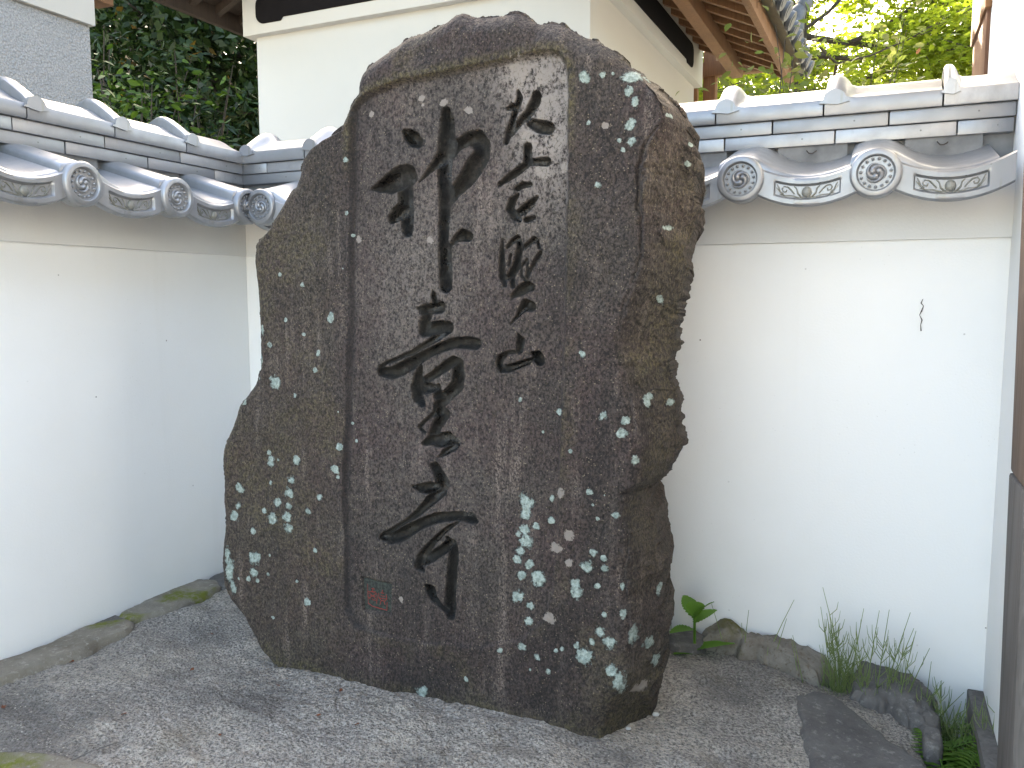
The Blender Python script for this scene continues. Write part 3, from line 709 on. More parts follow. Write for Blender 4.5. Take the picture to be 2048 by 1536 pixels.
# left shoulder slopes back below the shoulder line
PANEL = slv([(700, 222), (716, 198), (745, 180), (800, 161), (900, 140), (1000, 119), (1060, 106), (1100, 99), (1122, 104), (1134, 122), (1139, 150), (1140, 250), (1138, 400), (1132, 700), (1122, 1000), (1112, 1180), (1090, 1245), (1045, 1282), (960, 1296), (850, 1290), (760, 1272), (712, 1252), (694, 1215), (690, 1000), (697, 600)], .006)
def seg_dist(x, y, a, b_):
    d = b_ - a; t = np.clip(((x - a[0]) * d[0] + (y - a[1]) * d[1]) / max(d @ d, 1e-12), 0, 1)
    return np.hypot(x - a[0] - t * d[0], y - a[1] - t * d[1]), t
def poly_sd(x, y, P):
    dist = np.full(x.shape, 9.0); ins = np.zeros(x.shape, bool); n = len(P)
    for i in range(n):
        a, b_ = P[i], P[(i + 1) % n]; dist = np.minimum(dist, seg_dist(x, y, a, b_)[0])
        cnd = (a[1] > y) != (b_[1] > y)
        with np.errstate(divide='ignore', invalid='ignore'): xx = (b_[0] - a[0]) * (y - a[1]) / (b_[1] - a[1]) + a[0]
        ins ^= cnd & (x < xx)
    return np.where(ins, dist, -dist)
sdp = poly_sd(A, B, PANEL) + .003 * fbm(A * 30, B * 30, 3)
zt0, zb0 = sl(900, 120)[1], sl(900, 1290)[1]; hgt = np.clip((B - zb0) / (zt0 - zb0), 0, 1)
xl0, xr0 = sl(695, 700)[0], sl(1135, 700)[0]; side = np.clip((A - xl0) / (xr0 - xl0), 0, 1)
pdep = .007 + .011 * hgt - .003 * side * (1 - hgt)
panel = pdep * sstep(-.002, .011, sdp); inpan = sstep(0, .006, sdp)
rough = rough * (1 - .55 * inpan)
# ---- inscription: brush strokes as (x, y, radius) in enlarged photo crops
def S(ox, oy, sc): return lambda *p: [(ox + a * sc, oy + b_ * sc, r_ * sc) for a, b_, r_ in p]
q_ = 520 / 2048; a_ = S(660, 140, q_); b__ = S(660, 500, q_); c_ = S(660, 880, q_)
STROKES = [
 a_((575, 480, 20), (610, 510, 45), (650, 545, 55), (685, 570, 40)),
 a_((325, 935, 14), (390, 915, 45), (470, 890, 75), (550, 845, 85), (600, 820, 70), (630, 850, 50)),
 a_((590, 880, 60), (585, 1000, 62), (590, 1080, 62), (520, 1130, 55), (480, 1170, 38)), a_((600, 1090, 50), (600, 1200, 52), (600, 1265, 45)),
 a_((685, 888, 4), (740, 830, 14), (800, 760, 30), (860, 690, 45)),
 a_((903, 325, 36), (910, 400, 55), (910, 520, 64), (898, 650, 66), (893, 800, 56), (893, 950, 50), (890, 1150, 44), (886, 1350, 42), (898, 1450, 54), (900, 1600, 56), (902, 1700, 50)),
 a_((900, 690, 55), (990, 590, 40), (1080, 535, 45), (1150, 540, 62), (1190, 600, 62), (1180, 680, 65), (1120, 770, 72), (1060, 860, 62), (980, 950, 48), (920, 1060, 26)),
 a_((1085, 1310, 36), (1040, 1300, 44), (990, 1325, 28), (950, 1375, 14), (915, 1440, 20)),
 a_((1472, 160, 12), (1482, 215, 23), (1460, 290, 26), (1425, 400, 22), (1400, 490, 28), (1378, 560, 22)), a_((1388, 300, 12), (1430, 285, 26)),
 a_((1420, 490, 25), (1490, 400, 28), (1560, 330, 36), (1605, 250, 40), (1618, 205, 38)), a_((1570, 410, 30), (1640, 440, 44), (1715, 455, 42)),
 a_((1550, 605, 33), (1552, 680, 31), (1535, 750, 26)), a_((1325, 895, 18), (1400, 840, 26), (1500, 770, 30), (1560, 730, 22), (1620, 720, 24), (1700, 720, 32)),
 a_((1465, 930, 22), (1510, 903, 24), (1570, 897, 16)), a_((1470, 980, 15), (1422, 1030, 30), (1405, 1090, 30), (1440, 1145, 28), (1480, 1175, 20)),
 a_((1622, 1000, 12), (1575, 1050, 30), (1515, 1100, 34), (1465, 1130, 20)), a_((1540, 1180, 20), (1600, 1160, 14)),
 a_((1352, 1330, 8), (1348, 1430, 20), (1350, 1540, 23), (1356, 1640, 26), (1372, 1690, 18)),
 a_((1385, 1400, 12), (1430, 1345, 19), (1475, 1325, 23), (1490, 1375, 21), (1480, 1450, 26), (1460, 1550, 29), (1430, 1600, 30), (1390, 1640, 18)),
 a_((1418, 1455, 12), (1402, 1540, 8)), a_((1430, 1620, 22), (1436, 1700, 18)),
 a_((1480, 1430, 14), (1540, 1380, 17), (1600, 1335, 21), (1630, 1345, 14), (1642, 1400, 10)), a_((1652, 1440, 16), (1612, 1500, 18), (1572, 1570, 14), (1545, 1640, 12)),
 a_((1545, 1490, 9), (1502, 1550, 9), (1502, 1620, 9), (1540, 1660, 11)), a_((1547, 1490, 10), (1547, 1665, 13)),
 a_((1435, 1780, 18), (1490, 1742, 34), (1550, 1705, 38), (1580, 1712, 28)), a_((1580, 1862, 36), (1540, 1852, 40), (1500, 1900, 24), (1460, 1960, 11), (1425, 2002, 4)),
 b__((1482, 665, 10), (1502, 715, 33), (1492, 790, 27)), b__((1450, 802, 13), (1390, 812, 16), (1342, 852, 29), (1328, 900, 28), (1348, 938, 30), (1400, 935, 30), (1480, 910, 27), (1560, 880, 20), (1600, 855, 12)), b__((1592, 812, 15), (1638, 842, 42), (1652, 872, 38)),
 b__((800, 315, 5), (806, 360, 24), (815, 395, 24)), b__((685, 460, 10), (730, 475, 38), (800, 462, 42), (858, 450, 44)), b__((762, 520, 40), (733, 590, 40), (725, 650, 34)),
 b__((735, 645, 38), (800, 622, 50), (875, 622, 60), (918, 612, 46)), b__((850, 670, 40), (790, 720, 24), (720, 762, 20), (640, 810, 18), (540, 852, 15), (440, 890, 13), (392, 925, 20)),
 b__((402, 960, 36), (480, 975, 46), (560, 940, 50), (660, 880, 43), (760, 820, 34), (880, 762, 36), (980, 732, 40), (1080, 732, 46), (1148, 740, 40)),
 b__((712, 920, 20), (690, 1000, 36), (672, 1080, 42), (690, 1160, 50), (720, 1205, 34)),
 b__((740, 1030, 26), (820, 980, 31), (900, 920, 36), (970, 872, 36), (1005, 900, 46), (1010, 980, 48), (1000, 1070, 52), (950, 1120, 46), (900, 1170, 46), (852, 1230, 42), (852, 1290, 45)),
 b__((700, 1090, 46), (780, 1090, 40), (830, 1085, 26)), b__((855, 1070, 18), (850, 1150, 40)), b__((900, 1290, 46), (870, 1330, 46), (830, 1400, 42), (800, 1450, 35)),
 b__((812, 1290, 13), (742, 1350, 15), (702, 1400, 15), (742, 1440, 15)), b__((735, 1525, 20), (785, 1502, 38), (850, 1500, 55), (930, 1492, 56), (980, 1522, 46)), c_((960, 60, 32), (900, 100, 24), (845, 140, 6)),
 c_((790, 190, 10), (832, 218, 40), (865, 280, 48), (890, 335, 56), (870, 392, 55), (820, 450, 45), (760, 510, 35), (680, 590, 23), (600, 640, 17), (520, 690, 15), (440, 740, 22), (405, 760, 14)), c_((655, 365, 12), (720, 382, 35), (800, 380, 48)),
 c_((410, 765, 22), (480, 780, 38), (560, 752, 48), (640, 702, 45), (740, 652, 38), (850, 612, 40), (960, 602, 36), (1060, 602, 36), (1120, 620, 42), (1148, 638, 22)),
 c_((1020, 645, 8), (950, 680, 17), (880, 740, 21), (820, 800, 25), (770, 860, 30), (720, 930, 36), (702, 990, 32), (740, 1020, 18)), c_((740, 950, 40), (820, 910, 38), (900, 860, 36), (950, 812, 36)),
 c_((930, 770, 20), (970, 822, 45), (985, 900, 43), (976, 1000, 42), (968, 1100, 45), (960, 1200, 46), (960, 1300, 46), (960, 1375, 36)), c_((772, 1152, 20), (800, 1180, 45), (822, 1232, 36), (870, 1290, 23), (930, 1350, 20))]
carve = np.zeros_like(A); jit = .0016 * fbm(A * 90, B * 90, 2)
for st in STROKES:
    P = np.array([(*sl(x, y, .012), r_) for x, y, r_ in st]); sc = abs(sl(901, 600)[0] - sl(900, 600)[0])
    rr = P[:, 2] * sc * 1.05
    lo = P[:, :2].min(0) - rr.max() - .01; hi = P[:, :2].max(0) + rr.max() + .01
    msk = (A > lo[0]) & (A < hi[0]) & (B > lo[1]) & (B < hi[1])
    x, y = A[msk], B[msk]; best = np.zeros(x.shape)
    for i in range(len(P) - 1):
        d, t = seg_dist(x, y, P[i, :2], P[i + 1, :2]); r_ = rr[i] * (1 - t) + rr[i + 1] * t
        e = np.clip((d + jit[msk]) / np.maximum(r_, 1e-4), 0, 1)
        mx = np.minimum(.034, r_ * 2.1 + .003)
        best = np.maximum(best, mx * (1 - e ** 3.6))
    carve[msk] = np.maximum(carve[msk], best)
# seal recess
SEAL = slv([(723, 1152), (785, 1166), (783, 1229), (726, 1221)], .008)
sds = poly_sd(A, B, SEAL); seal = .009 * sstep(-.001, .003, sds)
D = D + rough + facet + panel + carve + seal + .008 * np.exp(-((tt + .05) / .05) ** 2) * sstep(.6, .85, B) * (.6 + fbm(B * 9, B * 0 + 8, 3))
# ---- growth masks
def Lc(ox, oy, sc, pts): return [(ox + p[0] * sc, oy + p[1] * sc, p[2] * sc, (p[3] if len(p) > 3 else 1.0)) for p in pts]
LICH = Lc(420, 800, 320 / 1092, [(400, 360, 22), (410, 420, 38), (595, 415, 35), (560, 550, 36), (540, 630, 40), (410, 565, 18), (205, 605, 42), (195, 720, 32), (170, 790, 48), (460, 700, 38), (430, 810, 44), (525, 800, 42), (535, 875, 40), (375, 755, 20), (300, 890, 26), (305, 1075, 55), (300, 1180, 36), (265, 1215, 24), (325, 1230, 20), (395, 1190, 14), (890, 320, 30), (870, 470, 36), (885, 525, 18), (755, 660, 24), (678, 755, 28), (670, 1375, 28), (435, 1480, 20), (120, 1050, 30, 2), (130, 1150, 45, 2.5), (160, 1270, 32, 2), (540, 720, 30), (985, 280, 18), (410, 1060, 12), (725, 1025, 18), (600, 1237, 12), (465, 410, 12), (230, 15, 24)])
LICH += Lc(1000, 780, 400 / 878, [(108, 495, 38), (105, 550, 26), (75, 635, 17), (100, 620, 24), (105, 665, 34), (85, 710, 20), (75, 750, 20), (125, 770, 24), (90, 815, 20), (163, 830, 32), (75, 910, 27), (130, 950, 20), (120, 1015, 20), (100, 1125, 19), (163, 1172, 14), (222, 480, 13), (220, 578, 15), (152, 602, 16), (395, 447, 15), (510, 548, 17), (430, 565, 8), (455, 785, 16), (410, 715, 17), (455, 740, 13), (380, 780, 28), (325, 850, 24), (335, 890, 28), (425, 865, 14), (475, 1115, 30), (372, 1170, 36), (435, 1065, 24), (400, 1110, 14), (490, 1232, 26), (555, 1235, 24, 2.4), (640, 1125, 15, 2), (605, 1045, 18, 2.4), (662, 1240, 20, 2), (572, 945, 13, 1.6), (668, 920, 11, 2.5), (568, 828, 8, 2), (255, 100, 13), (453, 115, 19), (548, 133, 15), (572, 170, 22), (575, 125, 13), (313, 267, 10), (622, 290, 12, 2.4), (655, 40, 14, 2), (720, 68, 10, 1.6), (455, 992, 13), (332, 1125, 11), (272, 1138, 12), (245, 1145, 9), (213, 1238, 13), (80, 45, 10)])
LICH += Lc(1100, 60, 320 / 745, [(168, 222, 24), (415, 245, 46, .62), (245, 208, 13), (410, 320, 20), (435, 370, 20), (412, 470, 24), (420, 545, 20), (365, 538, 9), (380, 580, 10), (180, 432, 10), (217, 720, 15), (577, 418, 10), (550, 920, 13), (500, 1255, 11, 2), (147, 1505, 17), (640, 520, 11), (627, 615, 11), (293, 203, 7)])
LICH += [(660, 635, 11, 1), (548, 765, 15, 1), (690, 425, 5, 1), (590, 790, 6, 1), (635, 705, 7, 1), (690, 320, 6, 1), (562, 550, 5, 1), (842, 1385, 14, 1), (612, 1352, 14, 1), (540, 690, 6, 1), (605, 570, 6, 1), (520, 720, 8, 2), (525, 660, 6, 2), (630, 740, 6, 1), (570, 640, 5, 1), (700, 470, 4, 1), (1000, 1300, 6, 1), (930, 1360, 6, 1)]
rl_ = np.random.default_rng(11)
for _ in range(14):
    if rl_.random() < .5: px, py = rl_.uniform(470, 700), rl_.uniform(480, 1280)
    else: px, py = rl_.uniform(1000, 1300), rl_.uniform(780, 1400)
    LICH.append((px, py, rl_.uniform(1.5, 4.5), 1))
sc = abs(sl(901, 700)[0] - sl(900, 700)[0])
def field(lst, base=-1.0):
    out = np.full(A.shape, base)
    for px, py, r_, asp in lst:
        dep = .0 if px < 1250 else .06
        x, y = sl(px, py, dep); r_ = r_ * sc * 1.05
        msk = (np.abs(A - x) < 2.2 * r_) & (np.abs(B - y) < 2.2 * r_ * asp)
        if msk.any(): out[msk] = np.maximum(out[msk], 1 - np.hypot(A[msk] - x, (B[msk] - y) / asp) / r_)
    return out
lich = field(LICH)
PALE = Lc(660, 140, q_, [(690, 210, 26), (860, 240, 30), (1065, 310, 32), (290, 340, 22), (1690, 240, 60), (1640, 360, 42), (1510, 510, 45), (1660, 790, 58), (1830, 760, 42), (1550, 390, 28), (1740, 200, 36), (1560, 560, 30), (1730, 620, 22), (1850, 200, 24), (1450, 20, 40), (1820, 60, 30), (700, 260, 14), (760, 1340, 30), (190, 1330, 30)]) + [(1080, 150, 16, 1), (1030, 140, 18, 1.5), (1110, 280, 10, 2)]
PALE += Lc(1000, 780, 400 / 878, [(218, 1000, 28), (605, 1320, 26), (300, 640, 24), (265, 450, 20), (240, 690, 28), (300, 760, 18)]) + Lc(1100, 60, 320 / 745, [(255, 445, 14)]) + [(800, 1500 - 300, 6, 1)]
pale = field(PALE)
def gauss(px, py, sx, sy):
    x, y = sl(px, py); return np.exp(-((A - x) / (sx * sc)) ** 2 - ((B - y) / (sy * sc)) ** 2)
crust = inpan * np.clip(1.1 * gauss(1090, 220, 70, 150) + .6 * gauss(1070, 125, 90, 50) + .18 * gauss(930, 150, 200, 50) + .30 * gauss(820, 560, 110, 170) + .12 * gauss(950, 380, 120, 160) + .14 * gauss(800, 250, 100, 90) + .12 * gauss(860, 950, 140, 220), 0, 1)
ledge = sstep(-.022, -.004, sdp) * sstep(.010, .0, sdp) * sstep(.80, .9, hgt)
moss = np.clip(ledge * 1.0 + sstep(-.25, .55, tt + .9 * fbm(A * 16, B * 9, 4)) * (.55 + .7 * fbm(A * 12, B * 5, 3)) + (.45 * sstep(.0, .35, fbm(A * 7 + 2, B * 7, 4)) + .22 * sstep(xl0 + .03, xl0 - .10, A)) * (1 - inpan) + .5 * sstep(.03, .0, B), 0, 1)
groove = np.clip(carve / .007, 0, 1)
edge_dark = sstep(-.003, .002, sdp) * sstep(.022, .006, sdp) * sstep(.25, 0, side)       # dark line along the left panel edge
V = np.stack([A, D, B], -1).reshape(-1, 3)
idx = np.arange(NU * NV).reshape(NV, NU)
Fq = np.stack([idx[:-1, :-1], idx[1:, :-1], idx[1:, 1:], idx[:-1, 1:]], -1).reshape(-1, 4)
ringI = np.r_[idx[0, :], idx[1:, -1], idx[-1, -2::-1], idx[-2:0, 0]]
nr = len(ringI); base = len(V); RV = V[ringI]; ctr = RV.mean(0)
extra = []; nxt = ringI.copy(); faces_extra = []
for q, (dd, shr) in enumerate(((.03, 1.002), (.07, .998), (.12, .985), (.17, .955), (.20, .91))):
    p = RV.copy(); p[:, 0] = ctr[0] + (p[:, 0] - ctr[0]) * shr; up = p[:, 2] > .05
    p[:, 2] = np.where(up, ctr[2] + (p[:, 2] - ctr[2]) * shr, p[:, 2])
    s_ = np.arange(nr); tgt = .10 + .0 * s_
    p[:, 1] = RV[:, 1] * (1 - q / 4) + .20 * (q / 4) + dd * .35
    p[:, 0] += .010 * fbm(s_ * .05 + q * 11, s_ * 0 + q, 3); p[:, 1] += .012 * fbm(s_ * .06 + q * 5, s_ * 0 + q * 3, 3)
    extra.append(p); cur = base + q * nr + np.arange(nr)
    faces_extra.append(np.stack([nxt, np.roll(nxt, -1), np.roll(cur, -1), cur], -1)); nxt = cur
V2 = np.vstack([V] + extra); bc = np.array([[ctr[0], .27, ctr[2]]]); V2 = np.vstack([V2, bc])
Fall = np.vstack([Fq] + faces_extra)
tri = [(int(a), int(b_), len(V2) - 1, len(V2) - 1) for a, b_ in zip(nxt, np.roll(nxt, -1))]
ne = len(V2) - len(V)
pad = lambda a, v=0.0: np.r_[a.ravel(), np.full(ne, v)]
mossr = np.r_[moss.ravel(), np.full(ne, .35)]
k = NM('weathered_stele_stone')
L_, P_, C_, M_, G_, E_ = (k.attr(n) for n in ('lich', 'pale', 'crust', 'moss', 'groove', 'edge'))
vst = k.map((1, 1, .72)); fine = k.noise(205, 3, .7, vst); mid = k.noise(62, 5, .7); big = k.noise(4.5, 5, .6); strk = k.noise(1, 5, .65, k.map((30, 30, 3.5)))
g2 = k.noise(280, 2, .6, vst); blot = k.noise(3.2, 6, .62, k.map((1.3, 1.3, .7)), .8)
c = k.mix(k.mr(fine, .40, .62), (.011, .0095, .0085), (.105, .090, .078))
c = k.mix(k.mr(big, .40, .60, 0, .85), c, k.mix(k.mr(fine, .40, .62), (.016, .0105, .0105), (.098, .068, .063)))
c = k.mix(k.mr(k.noise(100, 4, .7), .56, .68, 0, .5), c, (.042, .036, .013))
c = k.mix(k.mr(mid, .55, .70, 0, .5), c, (.14, .125, .11))
c = k.mix(k.math('MULTIPLY', k.mr(strk, .54, .68), k.mr(g2, .46, .58)), c, (.23, .20, .175))
c = k.mix(k.mr(blot, .50, .66, 0, .8), c, k.mix(k.mr(fine, .44, .62), (.010, .0085, .008), (.050, .040, .036)))
c = k.mix(k.math('MULTIPLY', k.math('LESS_THAN', k.vor(150), .20), k.mr(mid, .45, .58)), c, (.24, .21, .15))
c = k.mix(k.math('MULTIPLY', C_, k.mr(k.math('ADD', k.math('MULTIPLY', mid, .6), k.math('MULTIPLY', fine, .5)), .46, .60)), c, (.34, .325, .30))
c = k.mix(k.math('MULTIPLY', M_, k.mr(k.noise(95, 4, .7), .36, .60)), c, k.mix(k.mr(fine, .4, .6), (.034, .030, .011), (.155, .136, .070)))
c = k.mix(k.math('MULTIPLY', E_, .65), c, (.020, .019, .021))
c = k.mix(k.math('MULTIPLY', G_, k.mr(k.noise(60, 3), .25, .5, .62, .93)), c, k.mix(k.mr(k.noise(25, 3), .4, .65), (.008, .0082, .0076), (.034, .035, .030)))
nz1 = k.math('MULTIPLY', k.math('SUBTRACT', k.noise(60, 5, .75), .5), 2.6)
pm = k.mr(k.math('ADD', P_, nz1), .12, .30); crack = k.math('MAXIMUM', k.mr(k.vor(80, 'DISTANCE_TO_EDGE'), .01, .06), k.mr(C_, .35, .5, 1, .25))
c = k.mix(k.math('MULTIPLY', k.math('MULTIPLY', pm, crack), k.mr(G_, 0, .4, .85, .1)), c, (.36, .345, .31))
lm = k.math('MULTIPLY', k.mr(k.math('ADD', L_, nz1), .10, .32), k.mr(L_, -.25, -.05))
lc = k.mix(k.mr(k.noise(130, 3, .7), .4, .62), (.36, .435, .40), (.18, .235, .212))
c = k.mix(k.math('MULTIPLY', lm, k.mr(fine, .30, .46, .45, .95)), c, lc)
c = k.mix(k.mr(lm, 0, 1, 1, .3), c, (.66, .60, .59), 'MULTIPLY')
h = k.math('ADD', k.math('ADD', k.math('MULTIPLY', fine, .5), k.math('MULTIPLY', mid, .8)), k.math('MULTIPLY', lm, .9))
k.bump(h, .85, .006)
wet = k.math('MULTIPLY', G_, k.mr(k.noise(22, 3), .5, .6))
STONE = k.fin(c, k.mr(wet, 0, 1, .88, .25), .5)
ST = empty('stone_stele', tuple(SO), math.atan2(eA[1], eA[0]), 'tall rough grey stone stele with carved calligraphy and pale lichen spots', 'stele')
body = mesh('stone_body', V2, Fall, STONE, ST, 180, dict(lich=pad(lich, -1), pale=pad(pale, -1), crust=pad(crust), moss=mossr, groove=pad(groove), edge=pad(edge_dark)))
cap_ = mesh('stone_back', np.vstack([extra[-1], bc]), [(i, (i + 1) % nr, nr) for i in range(nr)], STONE, ST, 180, dict(lich=np.full(nr + 1, -1.0), pale=np.full(nr + 1, -1.0), crust=np.zeros(nr + 1), moss=np.full(nr + 1, .35), groove=np.zeros(nr + 1), edge=np.zeros(nr + 1)))
# seal: dark plate with two small red characters
s0 = SEAL; k = NM('seal_plate_stone'); c = k.mix(k.mr(k.noise(160, 4), .4, .6), (.006, .008, .007), (.030, .040, .034)); k.bump(k.noise(150, 3), .5, .003); PLATE = k.fin(c, .6, .4)
RED = M_plain('faded_red_paint', (.22, .035, .028), .8, .3, 0, .4)
def seal_pt(u_, v_, d):
    p = (s0[0] * (1 - u_) + s0[1] * u_) * (1 - v_) + (s0[3] * (1 - u_) + s0[2] * u_) * v_; return (p[0], d, p[1])
i0 = np.argmin(np.abs(A - s0[:, 0].mean()) + np.abs(B - s0[:, 1].mean())); dseal = float(D.ravel()[i0])
m = MB(); m.add([seal_pt(u_, v_, dseal - .001) for u_, v_ in ((.04, .06), (.96, .06), (.96, .96), (.04, .96))] + [seal_pt(u_, v_, dseal + .012) for u_, v_ in ((.04, .06), (.96, .06), (.96, .96), (.04, .96))], [(3, 2, 1, 0), (4, 5, 6, 7), (0, 1, 5, 4), (1, 2, 6, 5), (2, 3, 7, 6), (3, 0, 4, 7)])
sp = m.build('seal_plate', PLATE, ST)
m = MB()
def sx(px, py): return ((px - 575) / 720, (py - 440) / 850)
def sline(*pts, r_=.0009): m.tube([seal_pt(*sx(*p), dseal - .0014) for p in pts], r_, 5)
sline((690, 620), (690, 1110), r_=.0006); sline((685, 1100), (790, 1165), (1000, 1195), (1160, 1215), r_=.0010); sline((1155, 1000), (1155, 1220), r_=.0008)
for p in [[(780, 720), (860, 720)], [(820, 690), (800, 790)], [(770, 790), (880, 780)], [(690, 820), (760, 800), (900, 820), (915, 900), (910, 1000)], [(690, 820), (690, 940), (740, 990)], [(720, 840), (880, 960)], [(880, 840), (730, 960)], [(750, 900), (870, 900)], [(800, 960), (800, 1000), (880, 1000)], [(905, 960), (900, 1080)],
          [(1040, 700), (1030, 800)], [(1000, 780), (1080, 780)], [(950, 800), (960, 920), (1020, 980), (1100, 980), (1150, 920), (1130, 800)], [(960, 920), (1150, 920)], [(1000, 860), (1100, 860)], [(1010, 990), (985, 1090)], [(1080, 990), (1110, 1080)]]: sline(*p)
m.build('red_lettering', RED, sp, 60)

# ------------------------------------------------------------------ foliage helpers
RHOMB = (np.array([(0, 0, 0), (.5, .28, .06), (1, 0, -.04), (.5, -.28, .06)]), [(0, 1, 2, 3)])
ELL = (np.array([(0, 0, 0), (.28, .21, .05), (.62, .20, .03), (1, 0, -.10), (.62, -.20, .03), (.28, -.21, .05), (.45, 0, -.02)]), [(0, 6, 1, 1), (1, 6, 2, 2), (2, 6, 3, 3), (3, 6, 4, 4), (4, 6, 5, 5), (5, 6, 0, 0)])
SLIM = (np.array([(0, 0, 0), (.4, .11, .03), (1, 0, -.12), (.4, -.11, .03)]), [(0, 1, 2, 3)])
_mp = []
for i in range(5):
    a = R(-110 + 55 * i); L0 = [.55, .85, 1.0, .85, .55][i]
    _mp.append((.25 + .75 * L0 * math.cos(a), .75 * L0 * math.sin(a), -.05 * L0))
    if i < 4: a2 = R(-110 + 55 * i + 27.5); _mp.append((.25 + .30 * math.cos(a2), .30 * math.sin(a2), .03))
MAPLE = (np.array([(0, 0, 0)] + _mp), [(0, i, i + 1, i + 1) for i in range(1, 9)])
def foliage(name, P, axis, S_, tmpl, mat, parent, upb=.6, rng=RNG, rnd=None):
    T, fs = tmpl; n = len(P); axis = axis / (np.linalg.norm(axis, axis=1, keepdims=True) + 1e-9)
    up = rng.normal(size=(n, 3)) * (1 - upb) + np.array([0, 0, 1.0]) * upb
    Bv = np.cross(up, axis); Bv /= np.linalg.norm(Bv, axis=1, keepdims=True) + 1e-9; N = np.cross(axis, Bv)
    V = P[:, None] + S_[:, None, None] * (T[None, :, 0:1] * axis[:, None] + T[None, :, 1:2] * Bv[:, None] + T[None, :, 2:3] * N[:, None])
    kf = len(fs); tri_ = fs[0][2] == fs[0][3]
    f = np.array([q[:3] if tri_ else q for q in fs]); k_ = f.shape[1]
    Fc = (np.arange(n)[:, None, None] * len(T) + f[None]).reshape(-1, k_)
    if rnd is None: rnd = rng.random(n)
    return mesh(name, V.reshape(-1, 3), Fc, mat, parent, None, dict(rnd=np.repeat(rnd, len(T))))
def branch(m, p, d, L, r_, depth, ends, rng, spread=.6, droop=0.0):
    pts = [Vector(p)]; dirv = Vector(d).normalized(); n = 5; rad = [r_]
    for i in range(n):
        dirv = (dirv + Vector(rng.normal(size=3)) * .16 + Vector((0, 0, droop))).normalized(); pts.append(pts[-1] + dirv * (L / n)); rad.append(r_ * (1 - .55 * (i + 1) / n))
    m.tube(pts, rad, 6 if depth > 1 else 4, cap=False)
    for q in pts[2:]: ends.append((tuple(q), tuple(dirv)))
    if depth > 0:
        for j in range(3 if depth > 1 else 4):
            t = rng.integers(2, n + 1); nd = (dirv + Vector(rng.normal(size=3)) * spread); nd.z *= .6
            branch(m, pts[t], nd, L * rng.uniform(.55, .8), rad[t] * .65, depth - 1, ends, rng, spread, droop)
BARK = M_plain('dark_bark', (.055, .045, .038), .9, .2)
LEAF_MAPLE = M_leaf('maple_leaf', (.13, .19, .014), (.18, .23, .02), None, .68)
LEAF_YOUNG = M_leaf('young_leaf', (.09, .13, .02), (.15, .15, .045), (.2, .1, .05), .5)
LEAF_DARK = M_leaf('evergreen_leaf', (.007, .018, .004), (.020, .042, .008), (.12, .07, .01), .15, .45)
LEAF_MID = M_leaf('shrub_leaf', (.022, .055, .006), (.060, .11, .012), (.28, .16, .012), .25, .45)
LEAF_BLUE = M_leaf('glossy_leaf', (.010, .028, .014), (.028, .058, .030), (.2, .1, .012), .12, .38)
def maple(loc, h, label, seed, spread, nleaf, leaf=.085, mat=LEAF_MAPLE, trunk_r=.13, dirs=None, name='maple_tree'):
    rng = np.random.default_rng(seed); T_ = empty(name, loc, 0, label, 'tree', 'trees behind the right wall')
    m = MB(); ends = []
    m.tube([(0, 0, -.1), (.03, .05, h * .25), (-.05, .02, h * .5), (.02, -.03, h * .75), (.0, 0, h)], [trunk_r, trunk_r * .85, trunk_r * .7, trunk_r * .45, trunk_r * .15], 10)
    for i in range(13):
        z = h * (.42 + .55 * i / 12); a = i * 2.4 + rng.uniform(-.3, .3); L = spread * (1.1 - .5 * (z / h - .42)) * rng.uniform(.75, 1.1)
        branch(m, (0, 0, z), (math.cos(a), math.sin(a), .22), L, trunk_r * .2, 2, ends, rng, .75)
    if dirs:
        for p, d, L in dirs: branch(m, p, d, L, trunk_r * .3, 2, ends, rng, .7)
    m.build('trunk', BARK, T_, 60)
    E_ = np.array([e[0] for e in ends]); Dv = np.array([e[1] for e in ends]); ii = rng.integers(0, len(E_), nleaf)
    off = rng.normal(size=(nleaf, 3)) * np.array([.22, .22, .07]); P = E_[ii] + off
    ax = Dv[ii] * .3 + rng.normal(size=(nleaf, 3)) * np.array([1, 1, .35]); ax[:, 2] -= .25
    foliage('crown', P, ax, leaf * rng.uniform(.7, 1.2, nleaf), MAPLE, mat, T_, .7, rng)
    return T_
def gp(px, depth): p = at_depth(px, 595, depth); return (float(p[0]), float(p[1]), 0.0)
maple(gp(1582, 12.5), 6.8, 'yellow green maple tree with dark branches right beside the storehouse eaves', 21, 3.0, 30000, .105, trunk_r=.16, dirs=[((0, 0, 5.3), (1, -.1, .02), 2.4), ((0, 0, 4.9), (1, -.35, .22), 2.3), ((0, 0, 5.0), (.8, -.6, .05), 1.8)])
maple(gp(2030, 12.5), 7.5, 'bright backlit maple tree beside the gatehouse post', 22, 4.0, 36000, .115, trunk_r=.17)
maple(gp(2150, 16.0), 8.5, 'tall pale green maple tree farthest back, behind the gatehouse', 23, 4.2, 20000, .14)
maple(gp(1400, 17.0), 7.0, 'distant maple tree seen under the storehouse eaves', 24, 3.8, 18000, .14)
